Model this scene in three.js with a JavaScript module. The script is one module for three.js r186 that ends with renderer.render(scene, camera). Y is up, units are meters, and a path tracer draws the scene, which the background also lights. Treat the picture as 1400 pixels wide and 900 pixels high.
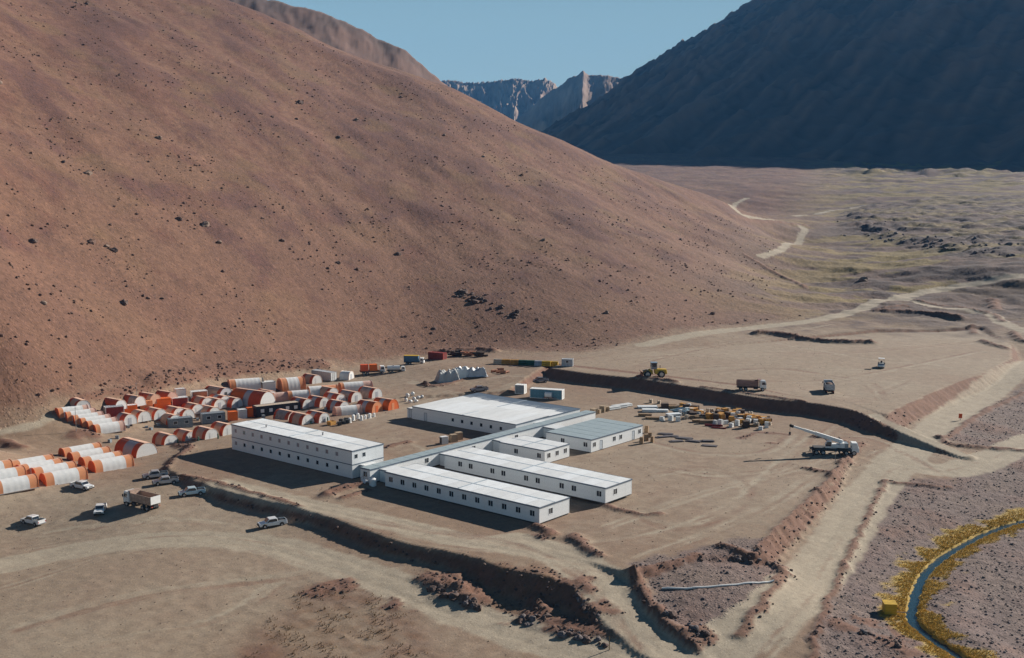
import * as THREE from 'three';
import { mergeGeometries } from 'three/addons/utils/BufferGeometryUtils.js';
import { createNoise2D } from 'simplex-noise';

// ------------------------------------------------------------------ camera
const PITCH = 7.1854 * Math.PI / 180, FPX = 1549.8, CAMH = 60.326;
const scene = new THREE.Scene();
const camera = new THREE.PerspectiveCamera(2 * Math.atan(450 / FPX) * 180 / Math.PI, 1400 / 900, 1, 14000);
camera.position.set(0, CAMH, 0);
camera.rotation.set(-PITCH, 0, 0);
// ------------------------------------------------------------------ sky, sun, exposure
const EXPOSURE = 1.62;
const renderer = new THREE.WebGLRenderer({ antialias: true });
renderer.setSize(1024, 658);
renderer.toneMapping = THREE.LinearToneMapping;
renderer.toneMappingExposure = EXPOSURE;
renderer.shadowMap.enabled = true;
renderer.shadowMap.type = THREE.PCFSoftShadowMap;
{ // clear high-altitude sky: pale at the horizon, deep blue overhead
  const W = 64, Hh = 256, d = new Float32Array(W * Hh * 4);
  const stops = [[-90, .15, .17, .16], [-2, .225, .325, .36], [3, .213, .314, .355], [8, .182, .285, .335], [16, .07, .15, .23], [32, .02, .054, .105], [60, .009, .026, .06], [90, .007, .021, .052]];
  for (let j = 0; j < Hh; j++) {
    const el = (j + .5) / Hh * 180 - 90;
    let k = 0; while (k < stops.length - 2 && el > stops[k + 1][0]) k++;
    const a = stops[k], b = stops[k + 1]; let t = (el - a[0]) / (b[0] - a[0]); t = Math.min(1, Math.max(0, t));
    for (let i = 0; i < W; i++) for (let c = 0; c < 4; c++) d[(j * W + i) * 4 + c] = c < 3 ? a[c + 1] + (b[c + 1] - a[c + 1]) * t : 1;
  }
  const t = new THREE.DataTexture(d, W, Hh, THREE.RGBAFormat, THREE.FloatType);
  t.mapping = THREE.EquirectangularReflectionMapping; t.magFilter = t.minFilter = THREE.LinearFilter; t.needsUpdate = true;
  scene.background = t; scene.environment = t;
}
const SUN_EL = 24 * Math.PI / 180, SUN_AZ = 34.5 * Math.PI / 180;
const SUN = new THREE.Vector3(Math.cos(SUN_AZ) * Math.cos(SUN_EL), Math.sin(SUN_EL), -Math.sin(SUN_AZ) * Math.cos(SUN_EL));
{
  const sun = new THREE.DirectionalLight(new THREE.Color(1, .93, .84), 5);
  sun.position.copy(SUN).multiplyScalar(900).add(new THREE.Vector3(0, 0, -260));
  sun.target.position.set(0, 0, -260); sun.castShadow = true;
  sun.shadow.mapSize.set(4096, 4096); sun.shadow.radius = 1;
  Object.assign(sun.shadow.camera, { left: -420, right: 420, top: 420, bottom: -420, near: 1, far: 2500 });
  scene.add(sun, sun.target);
}
// ------------------------------------------------------------------ small maths
function rng(seed) { let s = seed >>> 0; return () => { s = (s + 0x6D2B79F5) | 0; let t = Math.imul(s ^ (s >>> 15), 1 | s); t = (t + Math.imul(t ^ (t >>> 7), 61 | t)) ^ t; return ((t ^ (t >>> 14)) >>> 0) / 4294967296; }; }
const n1 = createNoise2D(rng(11)), n2 = createNoise2D(rng(23)), n3 = createNoise2D(rng(37));
const clamp = (v, a, b) => v < a ? a : v > b ? b : v, lerp = (a, b, t) => a + (b - a) * t;
const sst = (a, b, v) => { const t = clamp((v - a) / (b - a), 0, 1); return t * t * (3 - 2 * t); };
function fbm(n, x, z, o) { let s = 0, a = .5; for (let i = 0; i < o; i++) { s += a * n(x, z); x *= 2.03; z *= 2.03; a *= .5; } return s; }
const CP = Math.cos(PITCH), SP = Math.sin(PITCH);
function ray(px, py) { const u = (px - 700) / FPX, v = (450 - py) / FPX; return [u, v * CP - SP, -(v * SP + CP)]; }
// pixel -> point on a level plane / at a distance / on the terrain
function G(px, py, y = 0) { const d = ray(px, py), t = (y - CAMH) / d[1]; return [d[0] * t, d[2] * t]; }
function atDist(px, py, dist) { const d = ray(px, py), t = dist / Math.hypot(d[0], d[2]); return [d[0] * t, CAMH + d[1] * t, d[2] * t]; }
function hit(px, py, fn, t0 = 110, t1 = 2600) {
  const d = ray(px, py); let t = t0, pt = t0;
  while (t < t1) { const h = fn(d[0] * t, d[2] * t); if (CAMH + d[1] * t < h) break; pt = t; t += Math.max(.6, t * .004); }
  for (let k = 0; k < 16; k++) { const m = (pt + t) / 2; if (CAMH + d[1] * m < fn(d[0] * m, d[2] * m)) t = m; else pt = m; }
  return [d[0] * t, d[2] * t];
}
const TH = 40.158 * Math.PI / 180, AX = [Math.cos(TH), Math.sin(TH)], BX = [Math.sin(TH), -Math.cos(TH)];
const O0 = [4.9, -197.2];                                // the camp grid: a along the dormitories, b away from the camera
const AB = (a, b) => [O0[0] + AX[0] * a + BX[0] * b, O0[1] + AX[1] * a + BX[1] * b];
const yawAz = deg => Math.PI / 2 - deg * Math.PI / 180;    // local +x points at this azimuth (0 = away, 90 = right)

// ------------------------------------------------------------------ terrain: control points and thin-plate spline
const CTRL = [];
for (const [px, py, h] of [
  [0, 680, -.9], [60, 662, -.6], [190, 692, -1.6], [300, 692, -2.1], [372, 726, -2.2], [466, 752, -2.2], [545, 788, -2.4], [0, 900, -3.4], [160, 800, -2.8], [300, 900, -4], [600, 900, -4.4], [830, 890, -4.4], [700, 830, -3.6], [620, 795, -2.4], [1000, 890, -4.5],
  [1100, 800, -3.7], [1160, 720, -2.8], [1210, 660, -2], [1280, 630, -1.4], [1390, 610, -1.6], [1400, 800, -6], [1280, 800, -5.6], [1200, 880, -5.2], [1230, 740, -4], [1400, 700, -4.6], [1300, 690, -3.4], [1330, 560, -.6], [1400, 540, -.4], [1400, 490, 1.2],
  [960, 800, -1.3], [960, 850, -3], [1040, 785, -1.7], [900, 806, -1.3], [1010, 850, -3.2], [860, 800, -1.4], [760, 500, 3], [900, 490, 3.2], [1100, 500, 3.1], [1300, 480, 3.1], [1380, 460, 3.6], [1100, 455, 4], [1250, 420, 6.5], [1390, 400, 8.4],
  [560, 500, 1.2], [650, 490, 1.7], [700, 500, 1.5], [300, 600, 0], [400, 600, 0], [600, 560, 0], [800, 560, .2], [1000, 600, 0], [600, 640, 0], [450, 660, 0], [750, 700, 0], [900, 680, 0], [1100, 620, 0], [150, 590, -.1], [60, 620, -.4], [240, 560, .2], [400, 540, .4], [520, 540, .4], [-120, 640, -.4], [-150, 760, -2]
]) { const g = G(px, py, h); CTRL.push([g[0], g[1], h]); }
for (const [x, z, h] of [[0, -60, -6], [-150, -90, -3], [200, -110, -7], [0, 60, -9], [-300, 60, -4], [300, 60, -10], [240, -220, -3.5], [330, -330, 2]]) CTRL.push([x, z, h]);
// the bare hill: foot, crest (pixel row at a distance), ground behind it
for (const [px, df, hf, pyc, dc] of [[-420, 205, 0, -330, 740], [-180, 235, 0, -215, 750], [0, 274, .6, -104, 760], [160, 305, .7, -52, 760], [310, 343, 1, 0, 760], [400, 365, 1.2, 37, 755], [475, 385, 1.6, 72, 750], [545, 400, 1.9, 97, 745], [615, 408, 2.2, 120, 740], [704, 410, 2.8, 165, 740], [770, 412, 3.4, 194, 745], [836, 417, 4, 223, 760], [900, 430, 4.8, 246, 790], [975, 462, 5.8, 268, 830]]) {
  const c = atDist(px, pyc, dc), k = Math.hypot(c[0], c[2]), ux = c[0] / k, uz = c[2] / k;
  CTRL.push([ux * df, uz * df, hf]);
  const rise = c[1] - hf;
  for (const t of [.07, .2, .36, .52, .68, .84]) { const d = lerp(df, dc, t), e = Math.pow(t, 1.06) + .05 * Math.sin(t * Math.PI); CTRL.push([ux * d, uz * d, hf + rise * e]); }
  CTRL.push([ux * dc, uz * dc, c[1]]);
  CTRL.push([ux * (dc + 110), uz * (dc + 110), c[1] - 16]);
  CTRL.push([ux * 1150, uz * 1150, Math.min(c[1] - 22, 74)]);
  CTRL.push([ux * 1500, uz * 1500, 66]);
}
for (const [px, rows] of [[1060, [[610, 380], [800, 328], [1000, 293], [1400, 256], [1850, 229]]], [1200, [[610, 384], [800, 330], [1000, 296], [1400, 258], [1850, 231]]], [1390, [[610, 386], [800, 332], [1000, 298], [1400, 260], [1800, 234]]], [1700, [[420, 470], [610, 388], [800, 334], [1200, 280], [1700, 240]]]])
  for (const [d, py] of rows) { const c = atDist(px, py, d); CTRL.push([c[0], c[2], c[1]]); }
for (const [x, z, h] of [[-900, -1900, 80], [0, -2500, 130], [900, -2600, 160], [1700, -1500, 150], [1500, -500, 60], [-1300, -900, 160], [-1200, -200, 120]]) CTRL.push([x, z, h]);
const TPS = (() => {
  const n = CTRL.length, S = 1 / 200, M = n + 3, m = [];
  const U = r2 => r2 < 1e-12 ? 0 : .5 * r2 * Math.log(r2);
  for (let i = 0; i < n; i++) {
    const row = new Float64Array(M + 1);
    for (let j = 0; j < n; j++) { const dx = (CTRL[i][0] - CTRL[j][0]) * S, dz = (CTRL[i][1] - CTRL[j][1]) * S; row[j] = U(dx * dx + dz * dz); }
    row[i] += .0008; row[n] = 1; row[n + 1] = CTRL[i][0] * S; row[n + 2] = CTRL[i][1] * S; row[M] = CTRL[i][2]; m.push(row);
  }
  for (let k = 0; k < 3; k++) { const row = new Float64Array(M + 1); for (let j = 0; j < n; j++) row[j] = k === 0 ? 1 : CTRL[j][k - 1] * S; m.push(row); }
  for (let c = 0; c < M; c++) {
    let p = c; for (let r = c + 1; r < M; r++) if (Math.abs(m[r][c]) > Math.abs(m[p][c])) p = r;
    [m[c], m[p]] = [m[p], m[c]]; const d = m[c][c];
    for (let r = c + 1; r < M; r++) { const f = m[r][c] / d; if (f) for (let k = c; k <= M; k++) m[r][k] -= f * m[c][k]; }
  }
  const w = new Float64Array(M);
  for (let r = M - 1; r >= 0; r--) { let s = m[r][M]; for (let k = r + 1; k < M; k++) s -= m[r][k] * w[k]; w[r] = s / m[r][r]; }
  const cx = Float64Array.from(CTRL, c => c[0] * S), cz = Float64Array.from(CTRL, c => c[1] * S);
  return (x, z) => { x *= S; z *= S; let s = w[n] + w[n + 1] * x + w[n + 2] * z; for (let j = 0; j < n; j++) { const dx = x - cx[j], dz = z - cz[j], r2 = dx * dx + dz * dz; if (r2 > 1e-12) s += w[j] * .5 * r2 * Math.log(r2); } return s; };
})();
// ------------------------------------------------------------------ earthworks: pads, ramps, berms, heaps, roads
const bbox = (pts, m) => [Math.min(...pts.map(p => p[0])) - m, Math.max(...pts.map(p => p[0])) + m, Math.min(...pts.map(p => p[1])) - m, Math.max(...pts.map(p => p[1])) + m];
const inBox = (b, x, z) => x > b[0] && x < b[1] && z > b[2] && z < b[3];
function polyD(pts, x, z) { // signed distance, negative inside
  let d = 1e18, inside = false;
  for (let i = 0, j = pts.length - 1; i < pts.length; j = i++) {
    const [ax, az] = pts[i], [bx, bz] = pts[j], ex = bx - ax, ez = bz - az, wx = x - ax, wz = z - az, t = clamp((wx * ex + wz * ez) / (ex * ex + ez * ez), 0, 1), qx = wx - ex * t, qz = wz - ez * t;
    d = Math.min(d, qx * qx + qz * qz);
    if ((az > z) !== (bz > z) && x < (bx - ax) * (z - az) / (bz - az) + ax) inside = !inside;
  }
  return inside ? -Math.sqrt(d) : Math.sqrt(d);
}
function lineD(pts, x, z) { // distance to a polyline, value interpolated along it, side
  let best = 1e18, v = 0, side = 0, tt = 0;
  for (let i = 0; i + 1 < pts.length; i++) {
    const a = pts[i], b = pts[i + 1], ex = b[0] - a[0], ez = b[1] - a[1], wx = x - a[0], wz = z - a[1], t = clamp((wx * ex + wz * ez) / (ex * ex + ez * ez), 0, 1), qx = wx - ex * t, qz = wz - ez * t, d = qx * qx + qz * qz;
    if (d < best) { best = d; v = lerp(a[2] || 0, b[2] || 0, t); side = Math.sign(ex * qz - ez * qx); tt = i + t; }
  }
  return [Math.sqrt(best), v, side, tt];
}
const smoothLine = (pts, n = 6) => { const c = new THREE.CatmullRomCurve3(pts.map(p => new THREE.Vector3(p[0], p[2] || 0, p[1])), false, 'centripetal'); return c.getPoints((pts.length - 1) * n).map(p => [p.x, p.z, p.y]); };
const PX = (list, h = 0) => list.map(([px, py, y]) => [...G(px, py, y ?? h), y ?? h]);
const PT = list => list.map(([px, py, v]) => [...hit(px, py, TPS), v ?? 0]);   // on the natural ground
const CAMP = PX([[226, 641], [260, 655], [286, 664], [333, 677], [400, 693], [449, 706], [498, 724], [548, 741], [597, 751], [653, 762], [679, 774], [729, 784], [762, 790], [800, 772], [868, 782], [955, 762], [1038, 750], [1060, 726], [1100, 691], [1134, 660], [1152, 636], [1178, 606], [1175, 575], [1000, 540], [760, 512], [700, 540], [560, 545], [420, 575], [320, 572], [262, 606]]);
const TERR = PX([[752, 503], [800, 510], [870, 517], [960, 531], [1040, 544], [1120, 552], [1170, 561], [1204, 574], [1222, 561], [1290, 530], [1350, 509], [1384, 490], [1384, 472], [1340, 452], [1200, 455], [1050, 468], [900, 480], [780, 493]], 3);
const RAMP = PX([[1140, 546, 3], [1192, 566, 2.8], [1242, 591, 1.4], [1290, 611, -.2], [1318, 622, -1.1]]);
const RAMP2 = PX([[720, 760, 0], [775, 776, -.1], [806, 793, -.7], [835, 820, -1.8], [865, 850, -3], [900, 880, -4], [935, 900, -4.5]]);
const PLATEAU = PT([[1140, 308], [1200, 330], [1260, 345], [1330, 358], [1400, 352], [1500, 345], [1500, 262], [1300, 268], [1180, 280], [1140, 292]]);
const PIT = PX([[862, 797], [900, 788], [950, 770], [1040, 757], [1072, 772], [1052, 812], [1008, 856], [958, 872], [930, 862], [890, 828]], -3);
const HOLLOW = PX([[560, 794], [640, 797], [720, 806], [790, 806], [818, 836], [830, 878], [780, 872], [700, 850], [620, 826]], -3.9);
const SCRUB = PX([[330, 905], [380, 830], [440, 808], [520, 822], [575, 858], [610, 905]], -3.9);
const GRAVEL = PX([[1206, 664], [1171, 735], [1122, 828], [1098, 905], [1440, 1000], [1560, 800], [1500, 590], [1400, 616], [1330, 648], [1300, 664]], -3.5);
const GRAVEL2 = PX([[1300, 602], [1290, 590], [1330, 570], [1400, 532], [1560, 480], [1560, 600], [1400, 610]], -.6);
const FOOTPLAIN = PT([[-300, 660], [0, 592], [150, 562], [300, 527], [430, 507], [560, 490], [690, 482], [800, 484], [960, 452], [1100, 437], [1230, 402], [1400, 372], [1600, 372], [1600, 1100], [-600, 1100]]);
const STREAM = smoothLine(PX([[2300, 560, -4.2], [1900, 622, -4.5], [1650, 660, -4.8], [1480, 692, -5.1], [1400, 713, -5.2], [1370, 722, -5.25], [1340, 734, -5.35], [1310, 750, -5.5], [1285, 766, -5.6], [1268, 782, -5.7], [1255, 804, -5.8], [1248, 830, -5.9], [1248, 850, -6], [1262, 865, -6.1], [1285, 882, -6.15], [1325, 908, -6.2], [1380, 950, -6.3], [1500, 1060, -6.5]]));
const STREAMB = bbox(STREAM, 14);
const ROADS = [
  [[[-80, 775, -2], [60, 748, -2.1], [160, 738, -2.2], [250, 736, -2.5], [350, 747, -3], [450, 777, -3.5], [550, 815, -4], [650, 850, -4.3], [760, 882, -4.4], [870, 905, -4.4]], 4.2],
  [[[880, 905, -4.4], [980, 888, -4.4], [1050, 850, -4.1], [1095, 808, -3.8], [1130, 765, -3.3], [1165, 712, -2.7], [1196, 668, -2.1], [1228, 634, -1.6], [1262, 604, -1], [1300, 570, -.5], [1345, 540, 0], [1400, 505, .9], [1480, 470, 2]], 4.6],
  [[[1228, 634, -1.6], [1290, 642, -1.7], [1345, 630, -1.6], [1400, 606, -1.5], [1480, 580, -1.2]], 4.2],
  [[[700, 740, 0], [770, 762, -.2], [815, 795, -1.2], [850, 835, -2.7], [890, 872, -3.9], [930, 897, -4.4]], 4.4],
  [[[300, 662, 0], [420, 690, 0], [520, 712, 0], [620, 736, 0], [720, 752, 0]], 3.2],
  [[[1195, 568, 2.7], [1242, 591, 1.4], [1290, 612, -.3], [1318, 624, -1.2]], 1.5]
].map(([l, w]) => { const p = smoothLine(PX(l)); return { p, w, b: bbox(p, w + 6) }; });
for (const [l, w] of [[[[880, 472], [960, 456], [1040, 447], [1100, 441], [1160, 428], [1230, 406], [1300, 391], [1400, 376], [1500, 366]], 3.2], [[[1040, 352], [1062, 345], [1078, 333], [1096, 322], [1100, 313], [1085, 306], [1045, 300], [1010, 290], [1004, 281], [1022, 271]], 2.4], [[[1400, 452], [1372, 443], [1362, 434], [1330, 426], [1280, 420], [1240, 408]], 3], [[[1180, 283], [1130, 290], [1090, 296]], 4], [[[0, 592], [40, 583], [72, 572]], .8]]) { const p = smoothLine(PT(l)); ROADS.push({ p, w, b: bbox(p, w + 6) }); }
// berms: [pixels, height, half width, level]
const BERMS = [
  [[[1212, 664], [1196, 690], [1172, 735], [1150, 778], [1122, 842], [1108, 895]], .5, .6, -3],
  [[[1210, 662], [1250, 664], [1300, 664]], .45, .6, -2.4],
  [[[1074, 774], [1054, 812], [1030, 838], [1010, 857]], .5, .8, -2.4], [[[862, 800], [880, 820], [900, 838], [925, 856], [955, 870]], .8, 1.1, -2.4], [[[985, 757], [1020, 766], [1050, 766], [1074, 774]], .7, 1.1, -1.3], [[[870, 790], [900, 783], [955, 768]], .3, 1.2, -1],
  [[[1038, 750], [1060, 726], [1100, 691], [1120, 672]], .4, .8, 0], [[[1118, 672], [1136, 656], [1150, 640], [1160, 628]], .5, .9, 0], [[[1050, 606], [1060, 606]], .1, 1, 0], [[[1100, 640], [1128, 646], [1145, 652]], .45, 1, 0],
  [[[240, 604], [262, 612], [236, 626], [226, 640]], .5, 1, 0], [[[252, 650], [300, 661], [360, 678], [410, 692]], .35, .8, 0],
  [[[445, 678], [470, 670], [495, 664]], .9, 1.4, 0], [[[470, 682], [490, 676], [505, 672]], .5, 1, 0],
  [[[738, 722], [752, 732]], .8, 1.3, 0], [[[828, 692], [850, 699], [880, 705], [900, 704]], .45, .9, 0], [[[783, 738], [795, 748], [815, 764]], .7, 1.3, -.4],
  [[[580, 525], [585, 528], [600, 529], [640, 521], [665, 516]], .6, 1.1, .6], [[[525, 612], [545, 608], [560, 605]], .5, 1, 0],
  [[[880, 517], [900, 519], [925, 523]], .8, 1.3, 3], [[[960, 529], [1040, 541], [1100, 549]], .5, .8, 3], [[[1150, 634], [1168, 618], [1178, 606]], .4, .8, 0], [[[1115, 598], [1135, 600], [1160, 606]], .5, 1, 0],
  [[[1285, 600], [1296, 608], [1330, 610], [1400, 612]], .6, 1, -1], [[[1295, 600], [1325, 578], [1350, 562], [1400, 540]], .5, 1, -.8],
  [[[1075, 594], [1040, 592], [1010, 600]], .1, 1, 0]
].map(([l, h, w, y]) => ({ p: smoothLine(PX(l, y), 4), h, w }));
for (const [l, h, w] of [[[[1035, 457], [1060, 458], [1100, 463], [1150, 467], [1192, 468]], 1.5, 2.2], [[[1198, 426], [1240, 428], [1280, 433], [1310, 437]], 1.6, 2.2], [[[1250, 412], [1290, 418], [1330, 425], [1360, 432], [1372, 441]], .9, 1.6], [[[1210, 421], [1238, 419]], .8, 1.4], [[[1328, 445], [1332, 455]], .8, 1.5], [[[1342, 468], [1376, 482]], 1, 1.5], [[[1358, 412], [1362, 425]], 1.4, 3], [[[1385, 455], [1395, 465], [1405, 468]], 1, 1.6], [[[210, 524], [250, 517], [300, 510], [350, 505], [400, 502], [440, 500]], 1.3, 3.2], [[[110, 545], [150, 538], [200, 530], [225, 523]], .5, 1.2], [[[610, 482], [640, 480], [672, 481]], 1.4, 2.4], [[[0, 606], [20, 611], [30, 613]], 1, 1.6], [[[100, 598], [112, 594], [126, 597]], .8, 2], [[[1018, 350], [1050, 368], [1085, 385], [1100, 395]], .8, 1.6], [[[1000, 296], [1060, 304], [1100, 308]], 1.2, 2.5]]) BERMS.push({ p: smoothLine(PT(l), 4), h, w });
for (const b of BERMS) b.b = bbox(b.p, b.w * 3 + 1);
const HEAPS = [[605, 812, -4, 1.5, 3.2], [630, 820, -4, 1.9, 3.4], [648, 830, -4, 1.2, 2.6], [577, 803, -3.9, .9, 2], [733, 846, -4.2, 1.3, 2.6], [742, 838, -4.2, 1.1, 1.8], [712, 852, -4.2, .8, 2.2], [770, 864, -4.3, .7, 2.4], [800, 868, -4.3, .7, 2.6], [795, 825, -4, .9, 2.4], [815, 850, -4.2, .8, 2.2], [940, 860, -3, 1.1, 2.2], [910, 842, -2.6, .8, 1.8], [960, 868, -3.2, .8, 1.8], [1034, 770, -1.4, .8, 1.6], [1160, 862, -5, .7, 2.2], [1215, 880, -5.4, 1.1, 3], [1240, 892, -5.6, .9, 2.6], [1185, 848, -5, .5, 1.6], [1230, 866, -5.6, .9, 1.8], [746, 735, 0, .7, 1.5], [1138, 650, 0, .8, 1.4], [440, 818, -3.6, .5, 2.5], [540, 836, -3.9, .7, 2.4], [470, 806, -3.5, .3, 2.5]]
  .map(([px, py, y, h, r]) => { const g = G(px, py, y); return { x: g[0], z: g[1], h, r }; });
const CAMPB = bbox(CAMP, 12), TERRB = bbox(TERR, 14), RAMPB = bbox(RAMP, 14), RAMP2B = bbox(RAMP2, 12), PLATB = bbox(PLATEAU, 30);
const inPolyBand = (poly, bb, x, z, soft) => inBox(bb, x, z) ? 1 - sst(-soft, soft, polyD(poly, x, z)) : 0;
const PARK = PX([[-250, 690], [60, 672], [240, 664], [300, 690], [420, 738], [545, 796], [430, 802], [330, 850], [200, 905], [-300, 905]], -2);
const PB = { PARK: bbox(PARK, 14), PIT: bbox(PIT, 4), HOLLOW: bbox(HOLLOW, 4), SCRUB: bbox(SCRUB, 6), GRAVEL: bbox(GRAVEL, 6), GRAVEL2: bbox(GRAVEL2, 6) };
const C = { pad: [.238, .161, .105], road: [.352, .292, .213], hill: [.135, .059, .039], hillp: [.1, .043, .034], hillo: [.165, .091, .045], hillt: [.168, .085, .052], gravel: [.14, .1, .092], soil: [.18, .085, .052], soild: [.12, .062, .044], grass: [.4, .27, .06], grassd: [.3, .2, .05], valley: [.105, .06, .045], valleyp: [.066, .043, .04], vgrass: [.19, .135, .036], rock: [.12, .1, .1] };
// wheel tracks worn into the packed earth
const TRACKS = [];
{
  const q = rng(4242), add = (l, y) => { const p = smoothLine(PX(l, y), 5); for (const o of [-.95, .95]) { const t = p.map((a, i) => { const b = p[Math.min(p.length - 1, i + 1)], c = p[Math.max(0, i - 1)], dx = b[0] - c[0], dz = b[1] - c[1], k = o / Math.hypot(dx, dz); return [a[0] - dz * k, a[1] + dx * k]; }); const w = .3 + .25 * q(), sg = q() < .6 ? 1 : -1; for (let i = 0; i + 1 < t.length; i += 4) { const c = t.slice(i, i + 5); TRACKS.push({ p: c, w, s: sg, b: bbox(c, 1) }); } } };
  for (const [l, y] of [[[[0, 770], [120, 742], [260, 732], [380, 748], [480, 790]], -2.5], [[[0, 800], [150, 760], [300, 748], [420, 772], [560, 825]], -3], [[[60, 720], [160, 712], [280, 712], [360, 735]], -2.2], [[[0, 735], [130, 725], [240, 700]], -1.8], [[[20, 860], [180, 820], [330, 800], [420, 790]], -3.4], [[[140, 880], [300, 850], [380, 800]], -3.6], [[[430, 700], [560, 722], [700, 745], [800, 790], [870, 850]], 0], [[[300, 655], [420, 690], [560, 735], [680, 752]], 0], [[[540, 730], [700, 752], [790, 770]], 0], [[[830, 720], [920, 690], [1010, 660], [1090, 640], [1150, 610]], 0], [[[800, 745], [900, 730], [1000, 690], [1060, 640], [1120, 590]], 0], [[[880, 760], [960, 735], [1050, 690], [1110, 650]], 0], [[[900, 640], [980, 650], [1060, 640], [1130, 590], [1150, 578]], 0], [[[870, 600], [960, 620], [1040, 620], [1090, 590]], 0], [[[860, 700], [930, 720], [1000, 700], [1020, 660], [960, 640], [890, 650]], 0], [[[540, 600], [580, 620], [560, 640]], 0], [[[545, 560], [620, 535], [700, 520], [750, 530]], .4], [[[560, 520], [640, 540], [720, 525]], .6], [[[1000, 895], [1070, 840], [1120, 780], [1160, 715], [1195, 668]], -3.4], [[[1030, 898], [1105, 830], [1145, 765], [1178, 710], [1215, 660]], -3.4], [[[1200, 665], [1230, 640], [1290, 645], [1350, 630], [1395, 608]], -1.6], [[[1170, 640], [1210, 620], [1250, 618], [1330, 632]], -1.2], [[[1120, 600], [1180, 600], [1230, 612], [1300, 640]], -.4], [[[860, 500], [960, 510], [1060, 505], [1180, 520], [1210, 545]], 3], [[[840, 488], [1000, 482], [1160, 480], [1330, 465]], 3.2], [[[1000, 520], [1120, 520], [1240, 500], [1340, 480]], 3], [[[900, 505], [1040, 500], [1200, 505], [1300, 500]], 3], [[[1060, 470], [1180, 490], [1290, 500]], 3.1], [[[1090, 530], [1180, 540], [1240, 520]], 3], [[[870, 495], [960, 475], [1080, 452], [1200, 440]], 3.5]]) { add(l, y); add(l.map(p => [p[0] + (q() - .5) * 14, p[1] + (q() - .3) * 7]), y); }
}
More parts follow.
